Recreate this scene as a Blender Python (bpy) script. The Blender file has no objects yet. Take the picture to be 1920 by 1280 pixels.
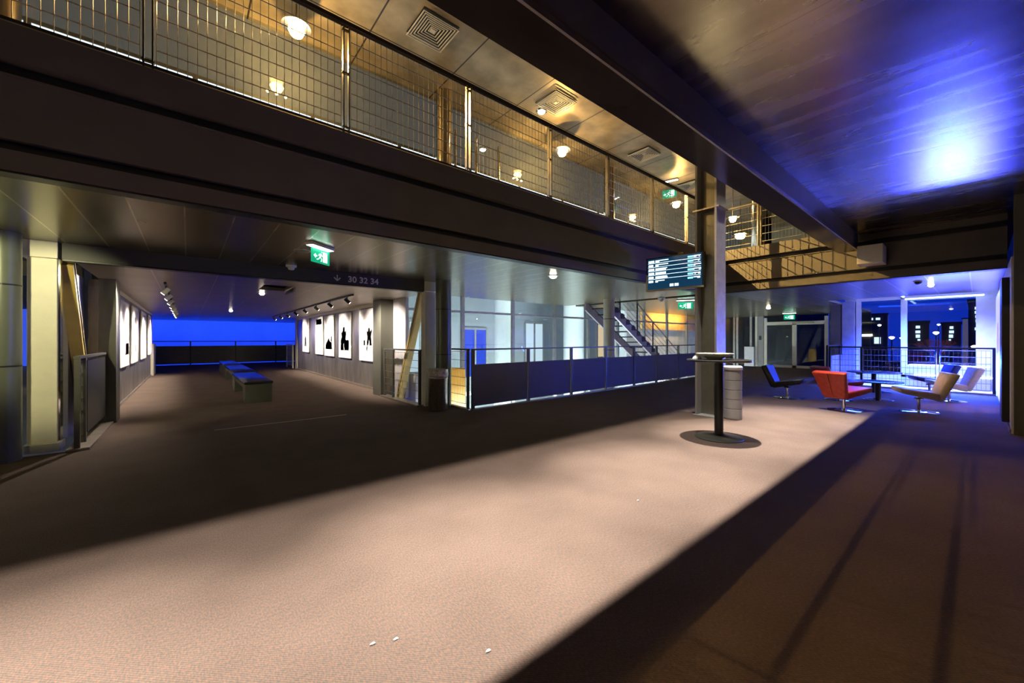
import bpy, bmesh, math, random
from mathutils import Vector, Matrix
random.seed(7)
SC = bpy.context.scene
COL = SC.collection

# ------------------------------------------------------------------ camera
CAM_H = 1.35
FPX = 729.0
ANG = math.radians(50.2)                     # the long axis (X) lies 50.2 degrees right of the view
cam = bpy.data.cameras.new('camera')
cam.sensor_width = 36.0
cam.lens = 36.0 * FPX / 1920.0
cam.shift_y = 3.0 / 1920.0 * -1.0
cam.clip_start = 0.05
cam.clip_end = 400
cam_ob = bpy.data.objects.new('camera', cam)
COL.objects.link(cam_ob)
cam_ob.location = (0, 0, CAM_H)
cam_ob.rotation_euler = (math.radians(90), 0, ANG - math.radians(90))
SC.camera = cam_ob

# ------------------------------------------------------------------ world and exposure
SC.view_settings.view_transform = 'Standard'
SC.view_settings.look = 'None'
SC.view_settings.exposure = 0.0
SC.view_settings.gamma = 1.0
SC.view_settings.use_curve_mapping = False
W = bpy.data.worlds.new('night_sky'); SC.world = W
W.use_nodes = True
nt = W.node_tree
bg = nt.nodes['Background']
tc = nt.nodes.new('ShaderNodeTexCoord'); sx = nt.nodes.new('ShaderNodeSeparateXYZ')
cr = nt.nodes.new('ShaderNodeValToRGB')
cr.color_ramp.elements[0].position = 0.0; cr.color_ramp.elements[0].color = (.004, .032, .46, 1)
cr.color_ramp.elements[1].position = 0.5; cr.color_ramp.elements[1].color = (.002, .010, .12, 1)
nt.links.new(tc.outputs['Generated'], sx.inputs[0]); nt.links.new(sx.outputs['Z'], cr.inputs[0])
nt.links.new(cr.outputs[0], bg.inputs[0]); bg.inputs[1].default_value = 1.0

# ------------------------------------------------------------------ light levels (W)
L_FLOOR = 1150       # downlights on the carpet strip
L_UP = 100           # amber balcony lamps
L_BAY = 620          # blue tubes of the window bay
L_TRACK = 300         # gallery track spots
L_DOWN = 4          # soffit downlights
L_ATR = 420          # atrium lamps
WARM = (1.0, .90, .80); AMBER = (1.0, .62, .20); BLUE = (.012, .06, 1.0); BAYBLUE = (.022, .075, 1.0); COOL = (.86, .96, 1.0); SOFTY = (1.0, .78, .42)

def light(kind, loc, power, color, parent=None, radius=.04, target=None, size=None, size_y=None, spot=None, blend=.3, name='lamp_light', spread=180):
    d = bpy.data.lights.new(name, kind)
    d.energy = power; d.color = color
    if kind == 'AREA':
        d.shape = 'RECTANGLE'; d.size = size; d.size_y = size_y or size; d.spread = math.radians(spread)
    else:
        d.shadow_soft_size = radius
    if kind == 'SPOT':
        d.spot_size = math.radians(spot); d.spot_blend = blend
    o = bpy.data.objects.new(name, d); COL.objects.link(o)
    off = OFF.get(parent.name, Vector()) if parent else Vector()
    o.location = Vector(loc) - off
    if target is not None:
        v = Vector(target) - Vector(loc)
        o.rotation_euler = v.to_track_quat('-Z', 'Y').to_euler()
    if parent: o.parent = parent
    return o

# ------------------------------------------------------------------ materials
MATS = {}
def _new(name):
    m = bpy.data.materials.new(name); m.use_nodes = True
    return m, m.node_tree, m.node_tree.nodes['Principled BSDF']

def mat(name, col, rough=.5, metal=0.0, var=.12, scale=6.0, bump=0.0, emit=None, estr=0.0, spec=.5, stretch=None, coat=0):
    if name in MATS: return MATS[name]
    m, t, p = _new(name)
    p.inputs['Roughness'].default_value = rough
    p.inputs['Metallic'].default_value = metal
    p.inputs['Specular IOR Level'].default_value = spec
    p.inputs['Coat Weight'].default_value = coat
    c = t.nodes.new('ShaderNodeTexCoord'); n = t.nodes.new('ShaderNodeTexNoise'); r = t.nodes.new('ShaderNodeValToRGB')
    mp = t.nodes.new('ShaderNodeMapping')
    if stretch: mp.inputs['Scale'].default_value = stretch
    n.inputs['Scale'].default_value = scale; n.inputs['Detail'].default_value = 4
    r.color_ramp.elements[0].position = .3; r.color_ramp.elements[1].position = .7
    r.color_ramp.elements[0].color = tuple(x * (1 - var) for x in col) + (1,)
    r.color_ramp.elements[1].color = tuple(min(1, x * (1 + var)) for x in col) + (1,)
    t.links.new(c.outputs['Object'], mp.inputs[0]); t.links.new(mp.outputs[0], n.inputs['Vector'])
    t.links.new(n.outputs['Fac'], r.inputs[0]); t.links.new(r.outputs[0], p.inputs['Base Color'])
    if bump:
        b = t.nodes.new('ShaderNodeBump'); b.inputs['Strength'].default_value = bump; b.inputs['Distance'].default_value = .02
        t.links.new(n.outputs['Fac'], b.inputs['Height']); t.links.new(b.outputs[0], p.inputs['Normal'])
    if emit:
        p.inputs['Emission Color'].default_value = tuple(emit) + (1,); p.inputs['Emission Strength'].default_value = estr
    MATS[name] = m
    return m

def mat_panels(name, col, joint, px, py, ox=0, oy=0, wid=.01, rough=.3, metal=.6, var=.2, scale=2.0, bump=.05, stretch=None, rvar=0.0):
    """Flat sheet panels: joint lines every px metres along X and py along Y."""
    m, t, p = _new(name)
    p.inputs['Roughness'].default_value = rough; p.inputs['Metallic'].default_value = metal
    c = t.nodes.new('ShaderNodeTexCoord'); s = t.nodes.new('ShaderNodeSeparateXYZ')
    t.links.new(c.outputs['Object'], s.inputs[0])
    def line(out, pitch, off):
        a = t.nodes.new('ShaderNodeMath'); a.operation = 'SUBTRACT'; a.inputs[1].default_value = off; t.links.new(out, a.inputs[0])
        w = t.nodes.new('ShaderNodeMath'); w.operation = 'PINGPONG'; w.inputs[1].default_value = pitch / 2; t.links.new(a.outputs[0], w.inputs[0])
        l = t.nodes.new('ShaderNodeMath'); l.operation = 'LESS_THAN'; l.inputs[1].default_value = wid; t.links.new(w.outputs[0], l.inputs[0])
        return l.outputs[0]
    masks = []
    if px: masks.append(line(s.outputs['X'], px, ox))
    if py: masks.append(line(s.outputs['Y'], py, oy))
    mk = masks[0]
    if len(masks) == 2:
        mx = t.nodes.new('ShaderNodeMath'); mx.operation = 'MAXIMUM'
        t.links.new(masks[0], mx.inputs[0]); t.links.new(masks[1], mx.inputs[1]); mk = mx.outputs[0]
    mp = t.nodes.new('ShaderNodeMapping')
    if stretch: mp.inputs['Scale'].default_value = stretch
    n = t.nodes.new('ShaderNodeTexNoise'); n.inputs['Scale'].default_value = scale; n.inputs['Detail'].default_value = 6
    r = t.nodes.new('ShaderNodeValToRGB')
    r.color_ramp.elements[0].position = .3; r.color_ramp.elements[1].position = .7
    r.color_ramp.elements[0].color = tuple(x * (1 - var) for x in col) + (1,); r.color_ramp.elements[1].color = tuple(x * (1 + var) for x in col) + (1,)
    mix = t.nodes.new('ShaderNodeMixRGB'); mix.inputs[2].default_value = tuple(joint) + (1,)
    t.links.new(c.outputs['Object'], mp.inputs[0]); t.links.new(mp.outputs[0], n.inputs['Vector'])
    t.links.new(n.outputs['Fac'], r.inputs[0]); t.links.new(r.outputs[0], mix.inputs[1]); t.links.new(mk, mix.inputs[0])
    t.links.new(mix.outputs[0], p.inputs['Base Color'])
    if bump:
        b = t.nodes.new('ShaderNodeBump'); b.inputs['Strength'].default_value = bump; b.inputs['Distance'].default_value = .02
        t.links.new(n.outputs['Fac'], b.inputs['Height']); t.links.new(b.outputs[0], p.inputs['Normal'])
    if rvar:
        mr = t.nodes.new('ShaderNodeMapRange'); mr.inputs['To Min'].default_value = rough - rvar; mr.inputs['To Max'].default_value = rough + rvar
        t.links.new(n.outputs['Fac'], mr.inputs['Value']); t.links.new(mr.outputs[0], p.inputs['Roughness'])
    MATS[name] = m
    return m

def mat_glass(name, tint=(.9, .95, .95), refl=1.0, ior=1.5):
    m, t, p = _new(name); t.nodes.remove(p)
    o = t.nodes['Material Output']
    tr = t.nodes.new('ShaderNodeBsdfTransparent'); tr.inputs[0].default_value = tuple(tint) + (1,)
    g = t.nodes.new('ShaderNodeBsdfGlossy'); g.inputs['Roughness'].default_value = .02
    f = t.nodes.new('ShaderNodeFresnel')
    ge = t.nodes.new('ShaderNodeNewGeometry'); mr = t.nodes.new('ShaderNodeMapRange')      # same index seen from either face of the thin pane
    mr.inputs['To Min'].default_value = ior; mr.inputs['To Max'].default_value = 1 / ior
    t.links.new(ge.outputs['Backfacing'], mr.inputs['Value']); t.links.new(mr.outputs[0], f.inputs['IOR'])
    n = t.nodes.new('ShaderNodeTexNoise'); n.inputs['Scale'].default_value = .6
    mu = t.nodes.new('ShaderNodeMath'); mu.operation = 'MULTIPLY'; mu.inputs[1].default_value = refl; mu.use_clamp = True
    b = t.nodes.new('ShaderNodeBump'); b.inputs['Strength'].default_value = .01; t.links.new(n.outputs['Fac'], b.inputs['Height']); t.links.new(b.outputs[0], g.inputs['Normal'])
    mx = t.nodes.new('ShaderNodeMixShader')
    t.links.new(f.outputs[0], mu.inputs[0]); t.links.new(mu.outputs[0], mx.inputs[0])
    t.links.new(tr.outputs[0], mx.inputs[1]); t.links.new(g.outputs[0], mx.inputs[2]); t.links.new(mx.outputs[0], o.inputs[0])
    MATS[name] = m
    return m

def mat_emit(name, col, strength):
    m, t, p = _new(name); t.nodes.remove(p)
    e = t.nodes.new('ShaderNodeEmission'); e.inputs[0].default_value = tuple(col) + (1,); e.inputs[1].default_value = strength
    t.links.new(e.outputs[0], t.nodes['Material Output'].inputs[0])
    MATS[name] = m
    return m

def mat_carpet():
    m, t, p = _new('carpet')
    p.inputs['Roughness'].default_value = .95; p.inputs['Specular IOR Level'].default_value = .1
    c = t.nodes.new('ShaderNodeTexCoord')
    n1 = t.nodes.new('ShaderNodeTexNoise'); n1.inputs['Scale'].default_value = 130; n1.inputs['Detail'].default_value = 3
    n2 = t.nodes.new('ShaderNodeTexNoise'); n2.inputs['Scale'].default_value = 2.2; n2.inputs['Detail'].default_value = 5
    mp = t.nodes.new('ShaderNodeMapping'); mp.inputs['Scale'].default_value = (1, .45, 1)
    w = t.nodes.new('ShaderNodeTexWave'); w.inputs['Scale'].default_value = 46; w.inputs['Distortion'].default_value = .5; w.inputs['Detail'].default_value = 2
    w.bands_direction = 'DIAGONAL'
    r = t.nodes.new('ShaderNodeValToRGB'); e = r.color_ramp.elements
    e[0].position = .36; e[0].color = (.112, .097, .083, 1); e[1].position = .66; e[1].color = (.20, .124, .09, 1)
    k = r.color_ramp.elements.new(.5); k.color = (.145, .107, .088, 1)
    mm = t.nodes.new('ShaderNodeMixRGB'); mm.blend_type = 'MULTIPLY'; mm.inputs[0].default_value = .55
    r2 = t.nodes.new('ShaderNodeValToRGB'); r2.color_ramp.elements[0].position = .3; r2.color_ramp.elements[0].color = (.68, .68, .68, 1); r2.color_ramp.elements[1].position = .68
    m3 = t.nodes.new('ShaderNodeMixRGB'); m3.blend_type = 'MULTIPLY'; m3.inputs[0].default_value = .25
    L = t.links.new
    L(c.outputs['Object'], mp.inputs[0]); L(mp.outputs[0], n1.inputs['Vector']); L(c.outputs['Object'], n2.inputs['Vector']); L(c.outputs['Object'], w.inputs['Vector'])
    L(n1.outputs['Fac'], r.inputs[0]); L(r.outputs[0], mm.inputs[1]); L(n2.outputs['Fac'], r2.inputs[0]); L(r2.outputs[0], mm.inputs[2])
    L(mm.outputs[0], m3.inputs[1]); L(w.outputs['Color'], m3.inputs[2]); L(m3.outputs[0], p.inputs['Base Color'])
    b = t.nodes.new('ShaderNodeBump'); b.inputs['Strength'].default_value = .35; b.inputs['Distance'].default_value = .006
    L(n1.outputs['Fac'], b.inputs['Height']); L(b.outputs[0], p.inputs['Normal'])
    MATS['carpet'] = m
    return m

carpet = mat_carpet()
steel_dark = mat('painted_steel_dark', (.125, .112, .088), .5, .1, .08, 3)
steel_olive = mat('painted_steel_olive', (.11, .11, .085), .45, .1, .08, 3)
steel_black = mat('painted_steel_black', (.015, .015, .016), .4)
rail_paint = mat('rail_paint', (.13, .13, .115), .38, .5)
wire_metal = mat('wire_galvanised', (.55, .52, .46), .28, 1.0)
post_metal = mat('post_metal', (.34, .31, .27), .3, 1.0)
cream = mat('cream_paint', (.78, .74, .60), .45, 0, .05)
white_paint = mat('white_paint', (.72, .72, .74), .5, 0, .05)
yellow_paint = mat('yellow_paint', (.62, .45, .12), .45, 0, .08)
grey_paint = mat('grey_paint', (.30, .30, .29), .5, 0, .06)
chrome = mat('chrome', (.82, .82, .84), .06, 1.0, .03)
brushed = mat('brushed_steel', (.5, .48, .45), .27, 1.0, .1, 30, stretch=(1, 1, .1))
gold_steel = mat('polished_column_steel', (.52, .47, .38), .16, 1.0, .06)
column_paint = mat('column_paint', (.13, .145, .115), .32, .25, .06)
wall_metal = mat('mottled_wall_steel', (.30, .28, .26), .34, .75, .35, 3.2, bump=.05, stretch=(1, 1, .35))
soffit_mat = mat_panels('soffit_panels', (.20, .175, .10), (.62, .55, .36), .375, 0, ox=.35, wid=.007, rough=.26, metal=.6, var=.18, scale=1.6, bump=0, stretch=(1, .5, 1), rvar=.03)  # pale joint colour paints in the highlight along the panel ridges
gallery_mat = mat_panels('gallery_ceiling_panels', (.42, .36, .30), (.7, .62, .5), .75, 0, ox=.35, wid=.006, rough=.34, metal=.75, var=.15, scale=1.6, bump=.02, rvar=.05)
lounge_mat = mat_panels('lounge_ceiling_panels', (.40, .40, .42), (.75, .75, .78), 0, .55, oy=.1, wid=.009, rough=.28, metal=.8, var=.12, scale=1.4, bump=.02)
concrete_mat = mat_panels('upper_ceiling_boards', (.44, .36, .23), (.05, .04, .03), 1.56, 2.2, ox=.71, oy=1.9, wid=.012, rough=.36, metal=.35, var=.3, scale=2.4, bump=.05)
zinc = mat_panels('zinc_ceiling_sheet', (.32, .28, .20), (.26, .22, .16), 2.6, 0, ox=.4, wid=.004, rough=.27, metal=1.0, var=.22, scale=3.4, bump=.045, stretch=(1.6, .22, 1), rvar=.06)
beam_gloss = mat('beam_gloss', (.055, .045, .035), .13, .3, .3, 2.5, bump=.04, stretch=(.4, 1, 1))
beam_face = mat('beam_face', (.30, .29, .22), .45, .3, .1, 2)
lip_metal = mat('lip_metal', (.42, .37, .31), .35, .8)
glass = mat_glass('clear_glass')
glass_wall = mat_glass('balcony_glass', (.88, .9, .9), 1.1)
glass_blue = mat_glass('lounge_glass', (.8, .9, 1.0), 1.4)
blind_mat = mat('pale_blind', (.13, .133, .125), .6, 0, .12, 1.2, stretch=(2.5, 1, .3), emit=(.85, .92, .95), estr=.07)  # faint emission stands in for room light behind the blind
plain_wall = mat('plain_wall', (.20, .195, .18), .7, 0, .1, 2)
dark_wall = mat('dark_wall', (.035, .035, .036), .6, 0, .1, 2)
panel_lilac = mat('pale_wall_panel', (.60, .57, .60), .5, 0, .05)
atrium_floor = mat('atrium_floor', (.55, .56, .55), .4, 0, .1, 1)
leather_black = mat('black_leather', (.018, .018, .02), .22, 0, .2, 20, bump=.08)
leather_red = mat('red_leather', (.56, .055, .025), .38, 0, .15, 14, bump=.06)
leather_darkred = mat('dark_red_leather', (.20, .018, .022), .4, 0, .15, 14, bump=.06)
leather_cream = mat('cream_leather', (.62, .52, .40), .4, 0, .12, 12, bump=.08)
leather_blue = mat('blue_leather', (.03, .09, .55), .35, 0, .15, 14, bump=.06)
leather_navy = mat('navy_leather', (.012, .02, .09), .4, 0, .15, 14, bump=.06)
seam_mat = mat('seam_thread', (.02, .01, .01), .7)
hot_white = mat_emit('lamp_glow_warm', (1.0, .86, .60), 60)
hot_amber = mat_emit('lamp_glow_amber', (1.0, .62, .18), 70)
hot_cool = mat_emit('lamp_glow_cool', (.9, 1, .95), 14)
slit_glow = mat_emit('lit_room_window', (.82, .95, 1.0), 2.5)
exit_green = mat('exit_green', (.0, .33, .17), .4, emit=(.0, .62, .30), estr=.55)
exit_white = mat_emit('exit_white', (.75, 1.0, .88), 1.6)
screen_dark = mat('screen_dark', (.006, .02, .04), .12, emit=(.01, .07, .16), estr=.55)
screen_text = mat_emit('screen_text', (.70, .90, 1.0), 2.0)
screen_cyan = mat_emit('screen_cyan', (.25, .75, 1.0), 1.9)
bezel = mat('screen_bezel', (.02, .02, .02), .25)
bezel_edge = mat('screen_bezel_edge', (.45, .40, .28), .4, .4)
sign_white = mat('sign_lettering', (.85, .83, .80), .5, 0, .02)
sign_band = mat('sign_band_paint', (.055, .055, .058), .5, 0, .06)

# ------------------------------------------------------------------ mesh helpers
OFF = {}
class MB:
    def __init__(s): s.v = []; s.f = []
    def add(s, vs, fs):
        b = len(s.v); s.v += [tuple(p) for p in vs]; s.f += [tuple(b + i for i in f) for f in fs]; return s
    def box(s, x0, x1, y0, y1, z0, z1):
        return s.hexa([(x0, y0, z0), (x1, y0, z0), (x1, y1, z0), (x0, y1, z0), (x0, y0, z1), (x1, y0, z1), (x1, y1, z1), (x0, y1, z1)])
    def hexa(s, p):
        return s.add(p, [(3, 2, 1, 0), (4, 5, 6, 7), (0, 1, 5, 4), (1, 2, 6, 5), (2, 3, 7, 6), (3, 0, 4, 7)])
    def bar(s, p0, p1, w, h=None, up=(0, 0, 1)):
        """rectangular bar from p0 to p1"""
        h = h or w
        a, b = Vector(p0), Vector(p1); d = (b - a).normalized(); u = Vector(up)
        if abs(d.dot(u)) > .98: u = Vector((1, 0, 0))
        r = d.cross(u).normalized(); u = r.cross(d)
        q = []
        for c in (a, b):
            for i, j in ((-1, -1), (1, -1), (1, 1), (-1, 1)):
                q.append(c + r * (i * w / 2) + u * (j * h / 2))
        return s.add(q, [(3, 2, 1, 0), (4, 5, 6, 7), (0, 1, 5, 4), (1, 2, 6, 5), (2, 3, 7, 6), (3, 0, 4, 7)])
    def tube(s, p0, p1, r, n=8, r1=None):
        r1 = r if r1 is None else r1
        a, b = Vector(p0), Vector(p1); d = (b - a).normalized()
        u = Vector((0, 0, 1)) if abs(d.z) < .95 else Vector((1, 0, 0))
        e = d.cross(u).normalized(); g = d.cross(e)
        q = []
        for c, rr in ((a, r), (b, r1)):
            for k in range(n):
                t = 2 * math.pi * k / n
                q.append(c + (e * math.cos(t) + g * math.sin(t)) * rr)
        fs = [(k, (k + 1) % n, n + (k + 1) % n, n + k) for k in range(n)]
        fs += [tuple(range(n - 1, -1, -1)), tuple(range(n, 2 * n))]
        return s.add(q, fs)
    def lathe(s, prof, c=(0, 0, 0), n=32):
        """profile of (radius, z) from bottom to top, closed on the axis"""
        q = []; fs = []
        for r, z in prof:
            for k in range(n):
                t = 2 * math.pi * k / n
                q.append((c[0] + r * math.cos(t), c[1] + r * math.sin(t), c[2] + z))
        for i in range(len(prof) - 1):
            for k in range(n):
                fs.append((i * n + k, i * n + (k + 1) % n, (i + 1) * n + (k + 1) % n, (i + 1) * n + k))
        fs.append(tuple(range(n - 1, -1, -1))); fs.append(tuple((len(prof) - 1) * n + k for k in range(n)))
        return s.add(q, fs)
    def prismx(s, prof, x0, x1):
        """closed (y,z) outline extruded along X"""
        n = len(prof); q = [(x0, y, z) for y, z in prof] + [(x1, y, z) for y, z in prof]
        return s.add(q, [tuple(range(n)), tuple(range(2 * n - 1, n - 1, -1))] + [(k, n + k, n + (k + 1) % n, (k + 1) % n) for k in range(n)])
    def prismy(s, prof, y0, y1):
        n = len(prof); q = [(x, y0, z) for x, z in prof] + [(x, y1, z) for x, z in prof]
        return s.add(q, [tuple(range(n)), tuple(range(2 * n - 1, n - 1, -1))] + [(k, n + k, n + (k + 1) % n, (k + 1) % n) for k in range(n)])
    def prismz(s, prof, z0, z1):
        n = len(prof); q = [(x, y, z0) for x, y in prof] + [(x, y, z1) for x, y in prof]
        return s.add(q, [tuple(range(n)), tuple(range(2 * n - 1, n - 1, -1))] + [(k, n + k, n + (k + 1) % n, (k + 1) % n) for k in range(n)])
    def xform(s, M):
        s.v = [tuple(M @ Vector(p)) for p in s.v]; return s
    def build(s, name, m, parent=None, bevel=0, seg=2, smooth=False, world=True, sub=0):
        off = OFF.get(parent.name, Vector()) if (parent and world) else Vector()
        me = bpy.data.meshes.new(name)
        me.from_pydata([tuple(Vector(p) - off) for p in s.v], [], s.f)
        bm = bmesh.new(); bm.from_mesh(me)
        if bevel:
            bmesh.ops.bevel(bm, geom=bm.edges[:], offset=bevel, segments=seg, affect='EDGES', profile=.5, clamp_overlap=True)
        bmesh.ops.recalc_face_normals(bm, faces=bm.faces[:])
        bm.to_mesh(me); bm.free()
        if smooth:
            for p in me.polygons: p.use_smooth = True
        me.materials.append(m)
        o = bpy.data.objects.new(name, me); COL.objects.link(o)
        if smooth and not sub:
            try: me.set_sharp_from_angle(angle=math.radians(35))
            except Exception: pass
        if sub:
            md = o.modifiers.new('sub', 'SUBSURF'); md.levels = sub; md.render_levels = sub
        if parent:
            o.parent = parent; OFF[o.name] = off
        return o

def tag(o, label, cat, group=None):
    o['label'] = label; o['category'] = cat
    if group: o['group'] = group
    return o
def struct(o, label=None, cat=None):
    o['kind'] = 'structure'
    if label: o['label'] = label
    if cat: o['category'] = cat
    return o
def thing(name, label, cat, loc=(0, 0, 0), group=None, rz=0):
    o = bpy.data.objects.new(name, None); COL.objects.link(o)
    o.empty_display_size = .1
    o.location = loc; o.rotation_euler = (0, 0, rz)
    OFF[o.name] = Vector(loc)
    return tag(o, label, cat, group)
def dup(root, loc, rz=None, label=None, group=None):
    def cp(o, par):
        c = o.copy(); COL.objects.link(c)
        if par is not None: c.parent = par
        for ch in list(o.children): cp(ch, c)
        return c
    r = cp(root, None); r.location = loc
    if rz is not None: r.rotation_euler = (0, 0, rz)
    if label: r['label'] = label
    if group: r['group'] = group
    return r
def B(*a): return MB().box(*a)

# =================================================================== STRUCTURE
FZ = -.25
main_floor = [(-5, -4.2), (15.0, -4.2), (15.0, 2.95), (22.5, 2.95), (22.5, 6.9), (14.6, 6.6), (4.16, 6.28), (4.16, 7.25), (3.66, 7.25), (3.66, 9.3), (3.9, 9.3),
              (3.9, 20.3), (8.5, 20.3), (8.5, 27.6), (-4.5, 27.6), (-4.5, 20.3), (-1.1, 20.3), (-1.1, 7.05), (-1.9, 7.05), (-5, 7.05)]
struct(MB().prismz(main_floor, FZ, 0).build('floor', carpet))
struct(B(14.95, 17.3, -.4, 2.95, FZ, -.01).build('floor_bay', mat('bay_floor_tiles', (.75, .75, .76), .35, 0, .05, 2)))
struct(B(3.7, 24, 6.3, 24, -3.8, -3.5).build('floor_lower', atrium_floor))
struct(B(-14, -1.2, 7.1, 24, -3.8, -3.5).build('floor_lower', atrium_floor))
# soffit under the main bridge
struct(B(-5, 10.2, 4.47, 9.2, 2.54, 2.62).build('ceiling', soffit_mat))
struct(B(10.62, 22.4, 4.3, 9.2, 2.54, 2.62).build('ceiling', soffit_mat))
struct(B(10.62, 15.0, -.4, 4.3, 2.54, 2.62).build('ceiling_lounge', lounge_mat))
struct(B(15.0, 22.4, 2.95, 4.3, 2.54, 2.62).build('ceiling_lounge', lounge_mat))
struct(B(13.9, 17.3, -.4, 2.95, 2.72, 2.8).build('ceiling_bay', white_paint))
# upper deck above the soffit
struct(B(-5, 22.4, 4.46, 9.2, 3.3, 3.5).build('floor_upper', carpet))
struct(B(10.46, 22.4, -.4, 4.46, 3.3, 3.5).build('floor_upper', carpet))
# gallery bridge
gm = MB()
gm.box(-1.1, 1.05, 7.36, 20.3, 2.335, 2.4); gm.box(1.05, 1.5, 7.36, 8.15, 2.335, 2.4); gm.box(1.05, 1.5, 9.0, 20.3, 2.335, 2.4); gm.box(1.5, 3.9, 7.36, 20.3, 2.335, 2.4)
struct(gm.build('ceiling_gallery', gallery_mat))
struct(B(-1.1, 3.95, 9.2, 20.3, 2.66, 2.72).build('ceiling_void', dark_wall))
struct(B(-1.2, -1.1, 9.2, 20.3, 2.34, 2.66).build('wall_void', dark_wall))
struct(B(-14, -1.2, 6.98, 7.03, -3.5, -.26).build('sky_block_lower', dark_wall))  # unseen wall added to keep blue sky light off the left column
struct(B(.3, 2.2, 7.3, 7.32, 0, .003).build('trim_4', lip_metal))
struct(B(-4.5, 8.5, 20.3, 27.8, 2.42, 2.5).build('ceiling_gallery', gallery_mat))
struct(B(-1.25, -1.08, 9.25, 19.9, 0, 2.335).build('wall_left', wall_metal))
struct(B(3.88, 4.05, 9.75, 20.1, 0, 2.335).build('wall_right', wall_metal))
struct(B(-1.08, -1.06, 9.45, 19.9, 0, .055).build('baseboard_left', lip_metal))
struct(B(3.855, 3.88, 9.75, 20.1, 0, .055).build('baseboard_right', lip_metal))
struct(B(-1.1, -1.04, 9.45, 19.9, 2.25, 2.335).build('trim_1', cream))
struct(B(3.82, 3.88, 9.75, 20.1, 2.25, 2.335).build('trim_2', cream))
struct(B(-9, 14, 31.0, 31.2, -3.5, 4).build('wall_end', mat('end_wall_render', (.42, .42, .50), .5, 0, .10, 1.0)))
# upper ceiling, baffle added to trim the spot light and the shell above
struct(B(-5, 20.2, 2.72, 9.2, 6.35, 6.5).build('ceiling_upper', concrete_mat))
struct(B(-5, 20.2, 2.70, 2.9, 4.95, 6.35).build('trench_light_baffle', dark_wall))  # unseen baffle added to cut the left edge of the light strip
struct(B(-5, 20.2, -4.2, 2.72, 6.9, 7.0).build('ceiling_trench', dark_wall))
struct(B(-5, 20.2, 2.72, 2.9, 6.5, 7.0).build('trench_light_baffle', dark_wall))
struct(B(20.2, 20.4, -4.2, 9.2, 3.5, 7.0).build('wall_upper_far', mat('upper_far_wall', (.33, .40, .40), .5, 0, .1, 2)))
struct(B(-5.2, -5, -4.4, 9.3, -.3, 7).build('wall_back', plain_wall))
struct(B(-5, 9.1, -4.4, -4.2, -.3, 7).build('wall_right_near', plain_wall))
struct(B(9.1, 22.4, -.45, -.3, 3.5, 7).build('wall_right_upper', dark_wall))
# right-hand ceiling and wall
struct(B(-5, 10.2, -4.2, 1.50, 3.41, 3.5).build('ceiling_right', zinc))
struct(B(9.1, 14.95, -.45, -.3, 0, 2.55).build('wall_right_lounge', mat('lounge_side_wall', (.62, .62, .64), .35, 0, .05)))
struct(B(9.02, 9.1, -4.2, -.32, 0, 3.41).build('wall_right_return', mat('return_wall', (.14, .14, .12), .45, .1, .07)))
struct(B(9.1, 15.0, -.3, -.285, 0, .06).build('baseboard_right', lip_metal))
struct(B(14.95, 17.3, -.5, -.4, -.2, 2.8).build('wall_bay_side', white_paint))
# rear wall of the far foyer
struct(B(22.4, 22.6, 2.95, 4.35, 0, 2.62).build('wall_far', dark_wall))
struct(B(22.4, 22.6, 6.98, 7.3, 0, 2.62).build('wall_far', grey_paint))
struct(B(22.4, 22.6, 9.2, 13, -3.5, 2.62).build('wall_far', grey_paint))
struct(B(-5, -1.3, 9.2, 9.3, 2.33, 6.5).build('wall_facade', grey_paint))
struct(B(-5, 22.5, 9.2, 9.35, 2.62, 6.5).build('wall_facade', grey_paint))
struct(B(3.95, 22.5, 6.5, 6.55, -3.5, -.3).build('wall_atrium', white_paint))

# ---- girders: the same three-plate profile along the bridge (X) and across it (Y)
def girder(name, label, along, a0, a1, base):
    t = thing(name, label, 'beam', (a0, base, 2.5) if along == 'x' else (base, a0, 2.5))
    def ex(pr, nm, m):
        mb = MB()
        if along == 'x': mb.prismx([(base + d, z) for d, z in pr], a0, a1)
        else: mb.prismy([(base + d, z) for d, z in pr], a0, a1)
        return mb.build(nm, m, t)
    ex([(0, 3.30), (.16, 3.30), (.16, 3.55), (.0, 3.55)], 'deck_edge', steel_dark)
    ex([(.10, 2.66), (.16, 2.66), (.16, 3.30), (.10, 3.30)], 'backing_plate', steel_black)
    ex([(.035, 2.755), (.10, 2.755), (.10, 3.205), (.02, 3.205), (.02, 3.19), (.035, 3.19)], 'web_plate', steel_dark)
    ex([(0, 2.53), (.16, 2.53), (.16, 2.67), (.0, 2.67)], 'bottom_flange', steel_dark)
    ex([(.02, 2.515), (.16, 2.515), (.16, 2.53), (.02, 2.53)], 'shadow_gap', steel_black)
    return t
girder('bridge_girder', 'long dark painted steel girder edging the balcony walkway', 'x', -5, 10.2, 4.3)
girder('cross_girder', 'dark steel girder crossing above the lounge, amber light on its left end', 'y', -.3, 4.3, 10.2)
# glossy beam along the right-hand ceiling
t = thing('ceiling_beam', 'deep dark glossy beam along the edge of the right ceiling', 'beam', (-5, 1.5, 3.08))
B(-5, 10.0, 1.50, 1.80, 3.08, 3.11).build('bottom_plate', beam_gloss, t)
B(-5, 10.0, 1.485, 1.502, 3.075, 3.115).build('edge_lip', lip_metal, t)
B(-5, 10.0, 1.50, 1.56, 3.11, 3.42).build('side_face', beam_face, t)
B(-5, 10.0, 1.56, 1.80, 3.11, 3.9).build('core', beam_gloss, t)
tag(B(9.75, 10.2, 1.12, 1.48, 2.78, 3.12).build('beam_bracket', cream, bevel=.008), 'boxy cream bracket where the glossy beam meets the cross girder', 'bracket')
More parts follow.
